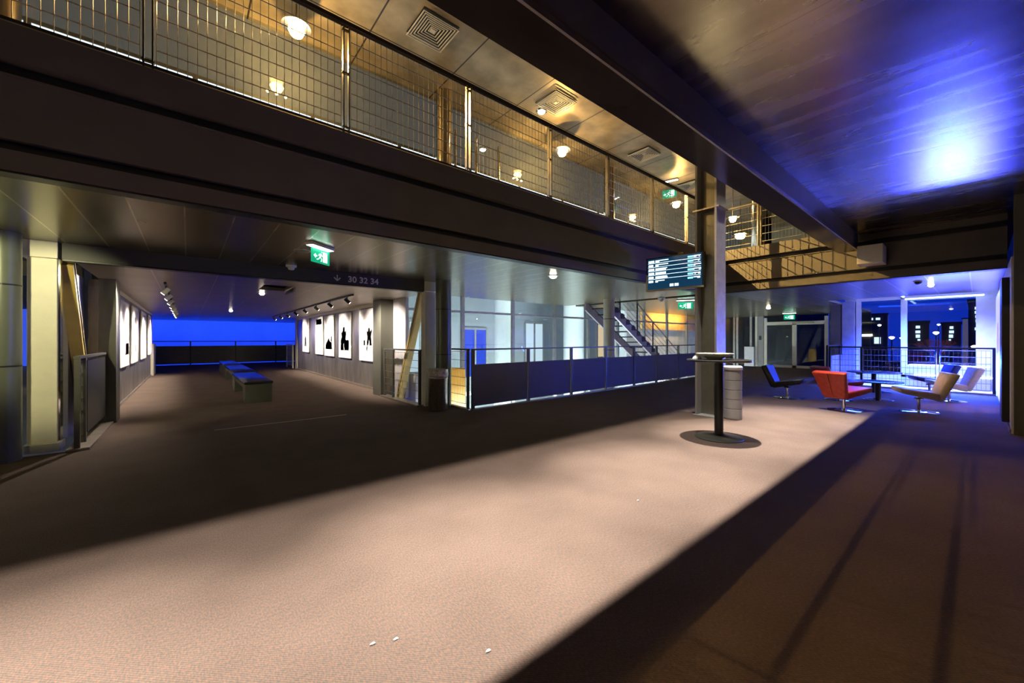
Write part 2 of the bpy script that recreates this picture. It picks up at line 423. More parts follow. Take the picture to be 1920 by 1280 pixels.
# sign beam over the gallery entrance with its two cream posts
t = thing('sign_beam', 'grey lintel beam lettered 30 32 34 over the gallery entrance', 'beam', (1.2, 7.2, 2.33))
B(-1.19, 3.68, 7.2, 7.36, 2.345, 2.54).build('beam_body', sign_band, t)
B(-1.19, 3.68, 7.22, 7.36, 2.325, 2.345).build('shadow_gap', steel_black, t)
def text_mesh(s, size, M, name, m, parent, ext=.002, bold=.0):
    cu = bpy.data.curves.new('lettering', 'FONT'); cu.body = s; cu.size = size; cu.extrude = ext; cu.offset = bold
    cu.space_character = 1.05
    o = bpy.data.objects.new('lettering', cu); COL.objects.link(o)
    dg = bpy.context.evaluated_depsgraph_get()
    me = bpy.data.meshes.new_from_object(o.evaluated_get(dg))
    bpy.data.objects.remove(o); bpy.data.curves.remove(cu)
    off = OFF.get(parent.name, Vector())
    me.transform(Matrix.Translation(-off) @ M)
    me.materials.clear(); me.materials.append(m)
    r = bpy.data.objects.new(name, me); COL.objects.link(r); r.parent = parent
    OFF[r.name] = off
    return r
# faces -Y: text x -> +X, text y -> +Z
M = Matrix.Translation((2.19, 7.199, 2.385)) @ Matrix.Rotation(math.radians(90), 4, 'X')
text_mesh('30 32 34', .148, M, 'number_lettering', sign_white, t, bold=.004)
a = MB(); ax, az = 2.01, 2.435
a.box(ax - .009, ax + .009, 7.197, 7.2, az - .045, az + .055)
for sg in (-1, 1): a.bar((ax + sg * .052, 7.1985, az + .008), (ax, 7.1985, az - .046), .003, .02, up=(0, 0, 1))
a.build('arrow', sign_white, t)
for nm, x0, x1, lab in (('portal_post', -1.47, -1.23, 'cream portal post on a plinth beside the leftmost round column'), ('portal_post', 3.72, 3.95, 'cream portal post behind the steel litter bin')):
    t = thing(nm, lab, 'post', ((x0 + x1) / 2, 7.3, 0), 'portal posts of the gallery entrance')
    B(x0, x1, 7.22, 7.42, .1, 2.34).build('shaft', cream, t, bevel=.006)
    B(x0 - .05 if x0 < 0 else x0 - .035, x1 + .01 if x0 < 0 else x1 + .02, 7.18, 7.46, 2.34, 2.54).build('cap', cream, t, bevel=.006)
    B(x0 - .03, x1 + .03, 7.17, 7.46, 0, .1).build('plinth', cream, t, bevel=.006)
    B(x1 + (.0 if x0 < 0 else -.0), x1 + .02, 7.25, 7.38, .1, 2.34).build('side_flange', chrome if x0 < 0 else cream, t) if x0 < 0 else None

# ---- round columns standing through both levels
def round_column(x, y, z0, z1, r, lab, m, m2=None, zsplit=None):
    t = thing('round_column', lab, 'column', (x, y, z0), 'round steel columns')
    MB().tube((x, y, z0), (x, y, (zsplit or z1)), r, 40).build('shaft', m, t, smooth=True)
    if zsplit: MB().tube((x, y, zsplit), (x, y, z1), r, 40).build('upper_shaft', m2, t, smooth=True)['label'] = 'polished upper shaft'
    mb = MB()
    for zz in (1.95, 1.05): mb.lathe([(r + .0005, zz), (r + .003, zz + .003), (r + .003, zz + .015), (r + .0005, zz + .018)], (x, y, 0), 40)
    if z0 < 1 < z1: mb.build('joint_ring', steel_black, t)
    return t
round_column(-1.60, 6.93, 0, 6.35, .157, 'dark round column at the far left beside the cream portal post', column_paint, gold_steel, 3.5)
round_column(3.97, 6.93, 0, 6.35, .157, 'dark round column rising behind the steel litter bin', column_paint, gold_steel, 3.5)
round_column(9.47, 6.93, -3.5, 6.35, .16, 'pale round column standing in front of the staircase', mat('column_pale', (.40, .39, .34), .4, .1, .05), gold_steel, 3.5)
round_column(20.6, 3.75, 0, 2.54, .22, 'brassy round column beside the double glass doors', gold_steel)
round_column(12.2, 3.85, 3.5, 6.35, .24, 'shiny round column on the upper level right of the steel column', gold_steel)
# H-section column
t = thing('steel_column', 'tall grey H-section steel column carrying the timetable screen', 'column', (7.22, 3.1, 0))
B(7.04, 7.42, 2.91, 2.945, 0, 6.35).build('flange', mat('galvanised_flange', (.46, .45, .43), .42, .3, .12, 9), t)
B(7.04, 7.42, 3.245, 3.28, 0, 6.35).build('flange', grey_paint, t)
B(7.21, 7.235, 2.945, 3.245, 0, 6.35).build('web', mat('column_web', (.22, .21, .17), .3, .5, .1), t)
B(7.035, 7.425, 2.87, 3.32, 3.66, 3.685).build('stiffener_plate', lip_metal, t)
B(6.98, 7.48, 2.88, 3.31, 0, .012).build('base_plate', grey_paint, t)

# ---- gallery jambs, side panels, braces
def block(nm, lab, cat, m, *d, bevel=.004): return tag(B(*d).build(nm, m, bevel=bevel), lab, cat)
block('wall_jamb', 'dark olive jamb at the near end of the right picture wall', 'jamb', steel_olive, 3.56, 3.9, 9.2, 9.72, 0, 2.335)
block('wall_jamb', 'dark olive jamb at the near end of the left picture wall', 'jamb', steel_olive, -1.1, -.9, 9.0, 9.45, 0, 2.335)
block('side_panel', 'pale lilac wall panel behind the right diagonal brace', 'panel', panel_lilac, 3.87, 3.95, 8.5, 9.2, 0, 2.335)
block('side_panel', 'pale lilac wall panel behind the left diagonal brace', 'panel', panel_lilac, -1.40, -1.28, 8.1, 9.19, 0, 2.335)
def brace(lab, p0, p1):
    t = thing('diagonal_brace', lab, 'brace', p1, 'yellow diagonal braces')
    MB().bar(p0, p1, .16, .13, up=(1, 0, 0)).build('brace_body', yellow_paint, t)
    d = Vector((-.067 if p0[0] > 0 else .067, 0, 0))
    MB().bar(Vector(p0) + d, Vector(p1) + d, .012, .012, up=(1, 0, 0)).build('seam', steel_black, t)
brace('yellow diagonal brace at the right side opening of the gallery', (3.80, 7.52, 2.34), (3.80, 8.66, 0))
brace('yellow diagonal brace at the left side opening of the gallery', (-1.2, 7.5, 2.34), (-1.2, 8.9, 0))
block('floor_kerb', 'pale metal kerb under the right mesh gate rail', 'kerb', lip_metal, 3.54, 3.74, 7.25, 9.2, 0, .03)
block('floor_kerb', 'pale metal kerb under the left mesh gate rail', 'kerb', lip_metal, -1.13, -.93, 7.0, 9.0, 0, .03)

# =================================================================== RAILINGS
def mesh_panel(u0, u1, z0, z1, at, pu=.065, pz=.16, w=.006):
    """wire grid; at(u) gives the ground point of u metres along the rail, at(u, d) shifts it d metres across it"""
    mb = MB(); n = max(1, round((u1 - u0) / pu))
    for k in range(n + 1):
        x, y = at(u0 + (u1 - u0) * k / n)
        mb.tube((x, y, z0), (x, y, z1), w / 2, 5)
    m = max(1, round((z1 - z0) / pz))
    for k in range(m + 1):
        z = z0 + (z1 - z0) * k / m
        (xa, ya), (xb, yb) = at(u0, w * .9), at(u1, w * .9)
        mb.tube((xa, ya, z), (xb, yb, z), w * .85, 5)
    return mb
def line(x0, y0, x1, y1):
    dx, dy = x1 - x0, y1 - y0; L = math.hypot(dx, dy); dx /= L; dy /= L
    f = lambda u, d=0: (x0 + dx * u - dy * d, y0 + dy * u + dx * d)
    return f, L
def flatpost(mb, x, y, z0, z1, dx, dy, half=.028, bar=.012, dep=.05):
    """two flat bars side by side with a slit between"""
    for s in (-1, 1):
        cx, cy = x + dx * half * s, y + dy * half * s
        mb.bar((cx, cy, z0), (cx, cy, z1), bar, dep, up=(-dy, dx, 0))
    return mb
# upper balcony railing
t = thing('balcony_railing', 'long wire mesh railing along the upper balcony under amber lamps', 'railing', (2.5, 4.34, 3.55))
f, L = line(-5, 4.34, 10.2, 4.34)
px = [-4.8, -3.3, -1.78, -.25, 1.30, 2.86, 4.39, 5.89, 7.40, 8.88, 10.15]
for x in px:
    p = flatpost(MB(), x, 4.34, 3.552, 4.72, 1, 0).build('post', post_metal, t)
    for zz in (3.62, 4.2, 4.66): B(x - .04, x + .04, 4.33, 4.36, zz, zz + .014).build('post_clip', post_metal, p)
for a, b in zip(px[:-1], px[1:]):
    mesh_panel(a + 5 + .05, b + 5 - .05, 3.6, 4.70, f, .0655, .1375).build('mesh_panel', wire_metal, t)
B(-5, 10.2, 4.31, 4.37, 4.71, 4.755).build('handrail', mat('handrail_dark', (.05, .045, .035), .35, .5), t, bevel=.006)
B(-5, 10.2, 4.33, 4.35, 3.575, 3.6).build('bottom_rail', post_metal, t)
# upper railing across the cross girder
t = thing('upper_cross_railing', 'pale mesh railing on the upper level behind the steel column', 'railing', (10.34, 3, 3.55))
f, L = line(10.34, -.3, 10.34, 4.3)
py = [0.0, 1.45, 2.4, 3.3, 4.28]
for y in py: flatpost(MB(), 10.34, y, 3.552, 4.6, 0, 1).build('post', post_metal, t)
for a, b in zip(py[:-1], py[1:]): mesh_panel(a + .35, b + .25, 3.66, 4.55, f, .065, .17).build('mesh_panel', wire_metal, t)
B(10.32, 10.36, -.3, 4.3, 4.57, 4.61).build('handrail', post_metal, t)
# floor-level railing with solid panels
t = thing('panel_railing', 'long low railing with grey solid panels beside the dark carpet', 'railing', (8, 6.3, 0))
x0, y0, x1, y1 = 4.19, 6.24, 14.3, 6.56
f, L = line(x0, y0, x1, y1)
us = [0.03] + [(x - x0) for x in (5.70, 7.15, 8.57, 9.98, 11.28, 12.75)] + [L - .04]
for u in us:
    x, y = f(u)
    MB().bar((x, y, 0), (x, y, 1.16), .05, .06, up=(0, 1, 0)).build('post', rail_paint, t)
pan = mat('rail_panel_sheet', (.125, .115, .10), .55, 0, .06, 2)
for a, b in zip(us[:-1], us[1:]):
    xa, ya = f(a + .04); xb, yb = f(b - .04)
    o = MB().bar((xa, ya, .46), (xb, yb, .46), .012, .78).build('panel', pan, t)
    MB().bar((xa, ya, .86), (xb, yb, .86), .02, .03).build('panel_cap', steel_dark, o)
xa, ya = f(0); xb, yb = f(L)
MB().bar((xa, ya, 1.165), (xb, yb, 1.165), .05, .03).build('handrail', rail_paint, t)
MB().bar((xa, ya, .012), (xb, yb, .012), .08, .024).build('bottom_kerb', lip_metal, t)
# return with mesh beside the bin
t = thing('mesh_return_rail', 'short wire mesh rail between the litter bin and the panelled railing', 'railing', (4.17, 6.6, 0))
f, L = line(4.17, 6.29, 4.17, 7.05)
for u in (0.05, L): x, y = f(u); MB().bar((x, y, 0), (x, y, 1.16), .04, .05, up=(0, 1, 0)).build('post', rail_paint, t)
mesh_panel(.09, L - .03, .1, 1.12, f, .05, .16).build('mesh_panel', wire_metal, t)
B(4.15, 4.19, 6.29, 7.07, 1.15, 1.18).build('handrail', rail_paint, t)
B(4.13, 4.21, 6.31, 7.07, 0, .024).build('bottom_kerb', lip_metal, t)
# gate rails beside the gallery openings
def gate_rail(x, ya, yb, lab, m, posts, mid=True, meshm=None, zt=1.12):
    t = thing('mesh_gate_rail', lab, 'railing', (x, ya, 0))
    f, L = line(x, ya, x, yb)
    for u in posts: xx, yy = f(u); MB().bar((xx, yy, .03), (xx, yy, zt), .05, .045, up=(0, 1, 0)).build('post', m, t)
    mesh_panel(.05, L - .05, .14, zt - .04, f, .05, .16).build('mesh_panel', meshm or wire_metal, t)
    B(x - .03, x + .03, ya, yb, zt, zt + .03).build('handrail', m, t)
    return t
gate_rail(3.63, 7.27, 9.15, 'wire mesh rail with kerb at the right side of the gallery entrance', rail_paint, (.03, 1.35, 1.85))
gate_rail(-1.04, 7.02, 8.98, 'dark mesh rail with kerb at the left side of the gallery entrance', rail_paint, (.03, .4, 1.93), meshm=steel_olive)
t = [o for o in bpy.data.objects if o.name.startswith('mesh_gate_rail') and o.location.x < 0][0]
B(-1.03, -1.015, 7.5, 8.9, .14, 1.08).build('infill_sheet', mat('smoked_infill', (.05, .05, .045), .3, .3), t)
gate_rail(3.75, 20.4, 21.9, 'small mesh rail at the far right end of the gallery', cream, (.03, 1.46))
tag(B(-1.1, -1.0, 19.95, 21.2, 0, 1.2).build('end_parapet', cream, bevel=.01), 'low cream parapet at the far left end of the gallery', 'parapet')
tag(B(3.85, 4.0, 20.1, 20.5, 0, 2.335).build('end_post', cream, bevel=.01), 'pale post at the far end of the right picture wall', 'post')
# far balustrade
t = thing('far_balustrade', 'dark panelled balustrade in front of the blue wall at the gallery end', 'railing', (2, 27.4, 0))
xs = [-4.4, -1.9, .1, 2.1, 4.1, 6.2, 8.4]
for x in xs: B(x - .03, x + .03, 27.36, 27.42, 0, 1.25).build('post', steel_black, t)
for a, b in zip(xs[:-1], xs[1:]): B(a + .03, b - .03, 27.38, 27.4, .06, 1.02).build('panel', mat('far_panel', (.10, .095, .075), .35, .4), t)
B(-4.4, 8.4, 27.36, 27.42, 1.25, 1.29).build('handrail', steel_black, t)
# lounge railing in front of the window bay
t = thing('lounge_railing', 'wire mesh railing between the lounge chairs and the blue window bay', 'railing', (14.9, 1, 0))
f, L = line(14.9, -.26, 14.9, 2.9)
ys = [-.24, .68, 2.16, 2.88]
for y in ys: flatpost(MB(), 14.9, y, 0, 1.14, 0, 1, .03 if y == .68 else .012, .014 if y == .68 else .03).build('post', steel_black, t)
for a, b in zip(ys[:-1], ys[1:]): mesh_panel(a + .26 + .05, b + .26 - .05, .12, 1.08, f, .075, .16, .007).build('mesh_panel', mat('wire_dark', (.12, .12, .13), .35, .6), t)
B(14.87, 14.93, -.26, 2.9, 1.12, 1.16).build('handrail', steel_black, t)
B(14.87, 14.93, -.26, 2.9, 0, .05).build('bottom_kerb', lip_metal, t)
# side return of the lounge railing towards the doors
t = thing('lounge_side_railing', 'blue-lit panel railing running from the lounge towards the glass doors', 'railing', (16, 2.95, 0))
for x in (14.98, 16.6, 18.2, 20.0): B(x - .025, x + .025, 2.93, 2.98, 0, 1.16).build('post', steel_black, t)
for a, b in ((14.98, 16.6), (16.6, 18.2), (18.2, 20.0)): B(a + .04, b - .04, 2.945, 2.965, .06, .86).build('panel', mat('blue_panel_sheet', (.30, .30, .34), .4, .1), t)
B(14.95, 20.0, 2.935, 2.975, 1.16, 1.19).build('handrail', steel_black, t)

# =================================================================== GLAZING
mull = mat('mullion_aluminium', (.42, .43, .40), .38, .6)
# balcony back wall: blinds behind glass above a lit strip of window
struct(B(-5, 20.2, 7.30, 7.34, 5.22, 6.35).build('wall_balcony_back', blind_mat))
t = struct(B(-5, 20.2, 7.30, 7.34, 5.17, 5.22).build('trim_3', steel_dark))
struct(B(-5, 20.2, 7.31, 7.34, 3.5, 4.7).build('wall_balcony_low', dark_wall))
o = struct(B(-5, 20.2, 7.315, 7.335, 4.7, 5.17).build('window_1', slit_glow))
mb = MB(); x = -4.6
while x < 20: mb.box(x - .03, x + .03, 7.29, 7.31, 4.7, 5.17); x += 1.56
mb.build('window_bars', steel_dark, o)
struct(B(-5, 20.2, 7.22, 7.228, 3.5, 6.35).build('window_2', glass_wall))
# atrium glass facade
o = struct(B(4.05, 22.4, 9.215, 9.225, -3.5, 2.62).build('window_3', glass))
for x in (4.1, 5.85, 7.67, 9.5, 11.27, 13.1, 15.0, 16.9, 18.8, 20.7):
    B(x - .05, x + .05, 9.13, 9.21, -3.5, 2.62).build('mullion', mull, o)
B(4.05, 22.4, 9.14, 9.21, 2.1, 2.16).build('transom', mull, o)
B(4.05, 22.4, 9.14, 9.21, -.2, -.1).build('transom', mull, o)
o = struct(B(-14, -1.3, 9.215, 9.225, -3.5, 2.62).build('window_4', glass))
for x in (-2.1, -4.0): B(x - .05, x + .05, 9.13, 9.21, -3.5, 2.62).build('mullion', mull, o)
# lounge window bay
o = struct(B(17.2, 17.21, 0, 1.5, .25, 2.72).build('window_5', glass_blue))
B(17.14, 17.26, -.06, .05, .2, 2.72).build('frame', white_paint, o)
B(17.12, 17.28, 1.42, 1.56, .2, 2.72).build('frame', white_paint, o)
B(17.12, 17.28, -.3, 2.9, .2, .27).build('frame', white_paint, o)
B(17.12, 17.28, -.3, 2.9, 2.62, 2.72).build('frame', white_paint, o)
o = struct(B(17.2, 17.21, 1.56, 2.6, .25, 2.62).build('window_6', glass_blue))
B(17.12, 17.28, 2.50, 2.62, .2, 2.62).build('frame', white_paint, o)
struct(B(17.12, 17.3, -.4, 2.95, -.2, .2).build('wall_bay_sill', white_paint))
struct(B(17.14, 17.3, -.4, -.06, .2, 2.8).build('wall_bay_corner', white_paint))
struct(B(17.12, 17.4, -.4, 2.95, 2.72, 3.5).build('wall_bay_header', white_paint))
tag(B(16.2, 16.95, -.2, 1.35, 0, .62).build('window_bench', white_paint, bevel=.015), 'white box bench under the blue-lit lounge window', 'bench')
t = thing('square_column', 'blue-lit square column left of the lounge window', 'column', (17.1, 3.02, 0))
B(16.95, 17.3, 2.64, 2.95, -.2, 2.62).build('blue_face', mat('column_blue', (.30, .32, .5), .4), t)
B(16.9, 17.25, 2.98, 3.25, 0, 2.54).build('shaft', mat('column_brown', (.11, .09, .07), .35, .3), t)
# double glass doors and side lights
t = struct(B(22.42, 22.43, 4.5, 6.85, .1, 2.08).build('door_1', glass))
fr = MB().box(22.38, 22.46, 4.38, 4.52, 0, 2.45).box(22.38, 22.46, 6.82, 6.95, 0, 2.45).box(22.38, 22.46, 5.58, 5.76, 0, 2.15)
fr.box(22.38, 22.46, 4.52, 6.82, 2.08, 2.24).box(22.38, 22.46, 4.52, 6.82, 0, .12)
fr.build('door_frame', cream, t)
MB().box(22.34, 22.38, 5.50, 5.55, .95, 1.25).box(22.34, 22.38, 6.68, 6.74, .95, 1.25).build('door_handle', steel_black, t)
B(22.33, 22.38, 4.9, 5.75, 2.12, 2.2).build('door_closer', mat('closer', (.5, .46, .36), .4, .4), t)
o = struct(B(22.42, 22.43, 7.3, 9.2, 0, 2.54).build('window_7', glass))
for y in (7.3, 7.55, 8.2, 8.35, 9.15): B(22.38, 22.46, y - .05, y + .05, 0, 2.54).build('mullion', mull if y > 7.4 else cream, o)
tag(B(22.2, 22.36, 7.35, 7.8, 0, 1.0).build('radiator', white_paint, bevel=.01), 'low white radiator beside the glass doors', 'radiator')
tag(B(22.36, 22.4, 7.08, 7.18, 1.35, 1.55).build('wall_switch', steel_black, bevel=.004), 'small dark control box on the wall left of the glass doors', 'switch')

# =================================================================== SCREEN, SIGNS
t = thing('timetable_screen', 'glowing blue timetable screen bracketed to the steel column', 'screen', (6.98, 3.65, 2.6))
Ms = Matrix.Translation((6.90, 4.15, 2.31)) @ Matrix.Rotation(math.atan2(-1.03, .12), 4, 'Z')   # local x runs along the screen, y goes away from the viewer
def sbox(mb, u0, u1, w0, w1, d0=-.002, d1=.0): return mb.box(u0, u1, d0, d1, w0, w1)
def sbuild(mb, nm, m, **k): return mb.xform(Ms).build(nm, m, t, **k)
SW, SH = 1.02, .60
sbuild(MB().box(-.02, SW + .02, .012, .11, -.02, SH + .02), 'casing', bezel, bevel=.006)
sbuild(MB().box(-.02, SW + .02, -.006, .014, -.02, .012).box(-.02, .012, -.006, .014, .012, .3), 'lower_bezel', bezel_edge)
sbuild(MB().box(SW - .008, SW + .025, -.004, .014, 0, SH + .02).box(-.02, SW, -.004, .014, SH, SH + .02), 'bezel', bezel)
sbuild(MB().box(.01, SW - .01, 0, .012, .012, SH), 'display', screen_dark)
def glyphs(mb, q, q1, za, zb, lo=.012, hi=.02, cap=None):
    while q < q1:
        wd = random.uniform(lo, hi); zz = za if cap is None or random.random() < .4 else cap
        mb.box(q, q + wd, -.003, -.001, zz, zb); q += wd + .003
    return mb
for k in range(6):
    z = .545 - k * .0765
    if k < 5: sbuild(MB().box(.02, SW - .03, -.003, -.001, z - .033, z - .026), 'row_rule', screen_text)
    mb = MB()
    sbuild(glyphs(MB(), .03, .125, z - .018, z + .022, .018, .024), 'row_number', screen_text)
    glyphs(mb, .165, .165 + (.235, .235, .215, .20, .21, .17)[k], z + .004, z + .022)
    glyphs(mb, .165, .165 + (.06, .06, .2, .2, .215, .035)[k], z - .019, z + .005)
    sbuild(mb, 'row_name', screen_text)
    sbuild(glyphs(MB(), .865, .98, z - .012, z + .022, cap=z + .004), 'row_note', screen_text)
    sbuild(glyphs(MB(), .765, .845, z - .012, z + .022, .018, .024), 'row_gate', screen_cyan)
clock = MB()
for q in (.44, .478, .53, .568): clock.box(q, q + .033, -.003, -.001, .045, .095)
sbuild(clock, 'clock_digits', screen_text)
sbuild(MB().box(.5, .62, .11, .2, .2, .4).box(.56, 1.0, .17, .2, .27, .33), 'wall_arm', steel_black)
sbuild(MB().box(.58, .68, .02, .1, SH + .02, SH + .06), 'cable_box', bezel)

def exit_sign(lab, loc, rz, drop=.06, w=.32, h=.17, canopy=True):
    """green running-man sign; local x along the sign, faces -y and +y"""
    t = thing('exit_sign', lab, 'exit sign', loc, 'green running-man exit signs', rz)
    bd = lambda mb, nm, m, par=t, **k: mb.build(nm, m, par, world=False, **k)
    if canopy:
        bd(B(-w * .62, w * .62, -.055, .055, -.035, 0), 'lamp_housing', white_paint, bevel=.005)
        bd(B(-w * .58, w * .58, -.045, .045, -.04, -.035), 'lamp_strip', hot_cool)
    z1 = -drop; z0 = z1 - h
    bd(B(-w / 2, w / 2, -.008, .008, z0, z1), 'green_plate', exit_green)
    for sgn in (-1, 1):
        p = MB(); y0, y1 = (-.0105, -.0085) if sgn < 0 else (.0085, .0105)
        def q(pts): p.prismy([(sgn * -1 * a * w, z0 + b * h) for a, b in pts], y0, y1)
        q([(.10, .12), (.36, .12), (.36, .88), (.10, .88)])                              # door leaf
        q([(-.10, .42), (-.02, .40), (.045, .70), (-.035, .74)])                          # body
        cx, cz = .03, .83
        q([(cx + .028 * math.cos(a * math.pi / 4), cz + .055 * math.sin(a * math.pi / 4)) for a in range(8)])
        q([(-.10, .44), (-.05, .44), (-.12, .26), (-.25, .20), (-.25, .27), (-.15, .32)])  # trailing leg
        q([(-.06, .44), (0, .42), (.06, .30), (.02, .12), (-.03, .12), (.01, .28)])        # leading leg
        q([(-.03, .70), (.03, .66), (.09, .56), (.08, .50), (.01, .60)])                   # arm
        q([(-.04, .72), (-.13, .66), (-.16, .52), (-.12, .50), (-.10, .61), (-.02, .66)])
        q([(-.42, .48), (-.30, .30), (-.30, .42), (-.22, .42), (-.22, .54), (-.30, .54), (-.30, .66)])
        bd(p, 'pictogram', exit_white)
    return t
exit_sign('green exit sign hanging from the bridge soffit left of the 30 32 34 lettering', (1.28, 5.30, 2.54), math.radians(38))
exit_sign('green exit sign under the timetable screen beside the steel column', (11.2, 5.5, 2.54), math.radians(-63), .09, .40, .20)
exit_sign('small green exit sign high on the upper balcony near the steel column', (11.58, 6.2, 6.35), math.radians(-75), .30, .42, .26)
exit_sign('green exit sign above the cream double glass doors', (20.2, 5.3, 2.54), math.radians(-70), .10, .40, .2)

# =================================================================== LAMPS
def downlight(x, y, z, lab, power, color=SOFTY, hot=hot_white, r=.05, spot=120):
    t = thing('ceiling_downlight', lab, 'lamp', (x, y, z), 'small warm ceiling downlights')
    MB().lathe([(r + .02, -.012), (r + .03, -.006), (r + .03, 0), (r, 0), (r - .005, -.004)], (x, y, z), 24).build('trim_ring', chrome, t, smooth=True)
    MB().lathe([(.004, -.05), (r * .62, -.042), (r * .9, -.022), (r * .9, -.008)], (x, y, z), 20).build('bulb', hot, t, smooth=True)
    light('SPOT', (x, y, z - .07), power, color, t, .03, (x, y, 0), spot=spot, blend=.6)
    return t
downlight(5.2, 5.05, 2.54, 'bright downlight in the bridge soffit right of the gallery entrance', L_DOWN * 1.6, r=.07, spot=150)
t = thing('post_fill_light', 'added unseen yellow green spotlight aimed at the left portal post', 'lamp', (-1.5, 5.0, 2.54))  # added out of view to light the left portal post
MB().tube((-1.5, 5.0, 2.46), (-1.5, 5.0, 2.54), .012, 8).build('stem', steel_black, t)
MB().tube((-1.5, 4.93, 2.475), (-1.49, 5.06, 2.40), .04, 16).build('head', steel_black, t, smooth=True)
light('SPOT', (-1.49, 5.09, 2.385), 190, (1, .93, .50), t, .03, (-1.30, 7.2, 1.55), spot=56, blend=.55)
downlight(1.1, 16.0, 2.335, 'bright downlight in the gallery ceiling nearest the blue wall', L_DOWN)
downlight(1.19, 9.62, 2.335, 'bright downlight in the gallery ceiling beside the missing panel', L_DOWN)
downlight(12.3, .66, 2.54, 'downlight in the blue lounge ceiling above the chairs', L_DOWN * 1.2)
downlight(16.4, 4.95, 2.54, 'bright downlight in front of the cream glass doors', L_DOWN * 1.4, r=.07)
downlight(5.94, 6.12, 6.35, 'white downlight in the upper ceiling right of the gilded column', L_DOWN * 1.6, r=.09)
t = thing('wall_lamp', 'yellow green wall lamp beyond the left edge of the hall', 'lamp', (-4.95, 5.6, 1.7))
B(-5, -4.92, 5.0, 6.2, 1.6, 1.8).build('housing', steel_black, t, bevel=.01)
B(-4.92, -4.9, 5.05, 6.15, 1.63, 1.77).build('diffuser', mat_emit('wall_lamp_glow', (1, .92, .5), 6), t)
light('AREA', (-4.88, 5.6, 1.7), 30, (1, .92, .48), t, size=1.1, size_y=.14, target=(-1.3, 6.6, 1.9))
# open hatch of the missing gallery ceiling panel
t = thing('ceiling_hatch', 'tilted ceiling panel hanging open above the gallery entrance', 'panel', (1.5, 8.6, 2.33))
MB().bar((1.53, 8.2, 2.30), (1.53, 8.95, 2.30), .03, .10, up=(.4, 0, 1)).build('hatch_leaf', lip_metal, t)
# amber balcony lamps
def amber(x, y, z, lab, power, hot=hot_amber, col=AMBER, r=.13, drop=.3, throw=0, wash=0):
    t = thing('amber_lamp', lab, 'lamp', (x, y, z), 'amber lamps of the upper level')
    MB().tube((x, y, z + .05), (x, y, 6.35), .012, 8).build('stem', post_metal, t)
    MB().lathe([(r * 1.5, 0), (r * 1.45, .02), (r * .7, .055), (.02, .07)], (x, y, z), 28).build('shade', brushed, t, smooth=True)
    MB().lathe([(.01, -.15), (r * .6, -.12), (r * .85, -.05), (r * .6, .0)], (x, y, z), 20).build('bulb', hot, t, smooth=True)
    for dx in (-.14, 0, .14):
        light('POINT', (x + dx, y, z - .18), power / 3, col, t, .018)
        if throw: light('SPOT', (x + dx, y, z - .18), throw / 3, col, t, .005, (x + 1.6 + dx, -.3, 0), spot=62, blend=.5)
    if wash: light('SPOT', (x, y, z - .18), wash, col, t, .006, (10.2, 3.1, 3.1), spot=30, blend=.6)  # added spot, lights the cross girder beyond the lamp's own output
    return t
amber(-4.3, 6.4, 5.96, 'amber lamp at the left end of the upper balcony', L_UP, throw=700)
amber(1.22, 6.4, 5.93, 'amber lamp glaring behind the balcony mesh at upper left', L_UP * 1.2, throw=750)
amber(6.9, 6.4, 5.90, 'amber lamp glaring behind the balcony mesh near the picture centre', L_UP * 1.2, throw=550, wash=3800)
amber(12.4, 6.4, 5.86, 'amber disc lamp on the upper level left of the steel column', L_UP * .9, r=.14)
amber(13.3, 5.0, 5.23, 'pale globe lamp on the upper level right of the steel column', L_UP * .35, hot_white, (1, .85, .6), .12, 1.1)
amber(15.3, 5.5, 5.13, 'amber disc lamp lowest on the upper level right of the steel column', L_UP * .3, r=.2, drop=1.2)
# air diffusers
def diffuser(x, y, lab, s=.62):
    z = 6.35
    t = thing('air_diffuser', lab, 'vent', (x, y, z), 'square air diffusers in the upper ceiling')
    fr = MB()
    for k in range(7):
        a = s / 2 * (1 - k * .135); b = a - s * .022; zz = z - .045 + k * .006
        for (x0, x1, y0, y1) in ((-a, a, -a, -b), (-a, a, b, a), (-a, -b, -b, b), (b, a, -b, b)):
            fr.box(x + x0, x + x1, y + y0, y + y1, zz - .012, zz)
    fr.build('louvre_rings', white_paint, t)
    B(x - s / 2, x + s / 2, y - s / 2, y + s / 2, z - .006, z).build('back_plate', steel_black, t)
    B(x - .035, x + .035, y - .035, y + .035, z - .03, z - .006).build('centre_cap', white_paint, t)
    return t
for x, y, lab in ((3.03, 5.63, 'square air diffuser nearest the camera in the upper ceiling'), (5.93, 5.68, 'square air diffuser second along the upper ceiling, beside a white downlight'),
                  (9.4, 5.74, 'square air diffuser third along the upper ceiling'), (12.4, 5.9, 'square air diffuser farthest along the upper ceiling, next to the steel column')):
    diffuser(x, y, lab)
# vertical bars standing in for bright gold reflections
for x, lab in ((4.28, 'vertical gold glint bar nearest the gilded column on the balcony'), (4.8, 'middle vertical gold glint bar on the balcony'), (5.42, 'vertical gold glint bar farthest right on the balcony')):
    tag(MB().tube((x, 6.98, 3.5), (x, 6.98, 5.72), .03, 16).build('gold_glint_bar', gold_steel, smooth=True), lab, 'bar', 'gold glint bars behind the balcony mesh')
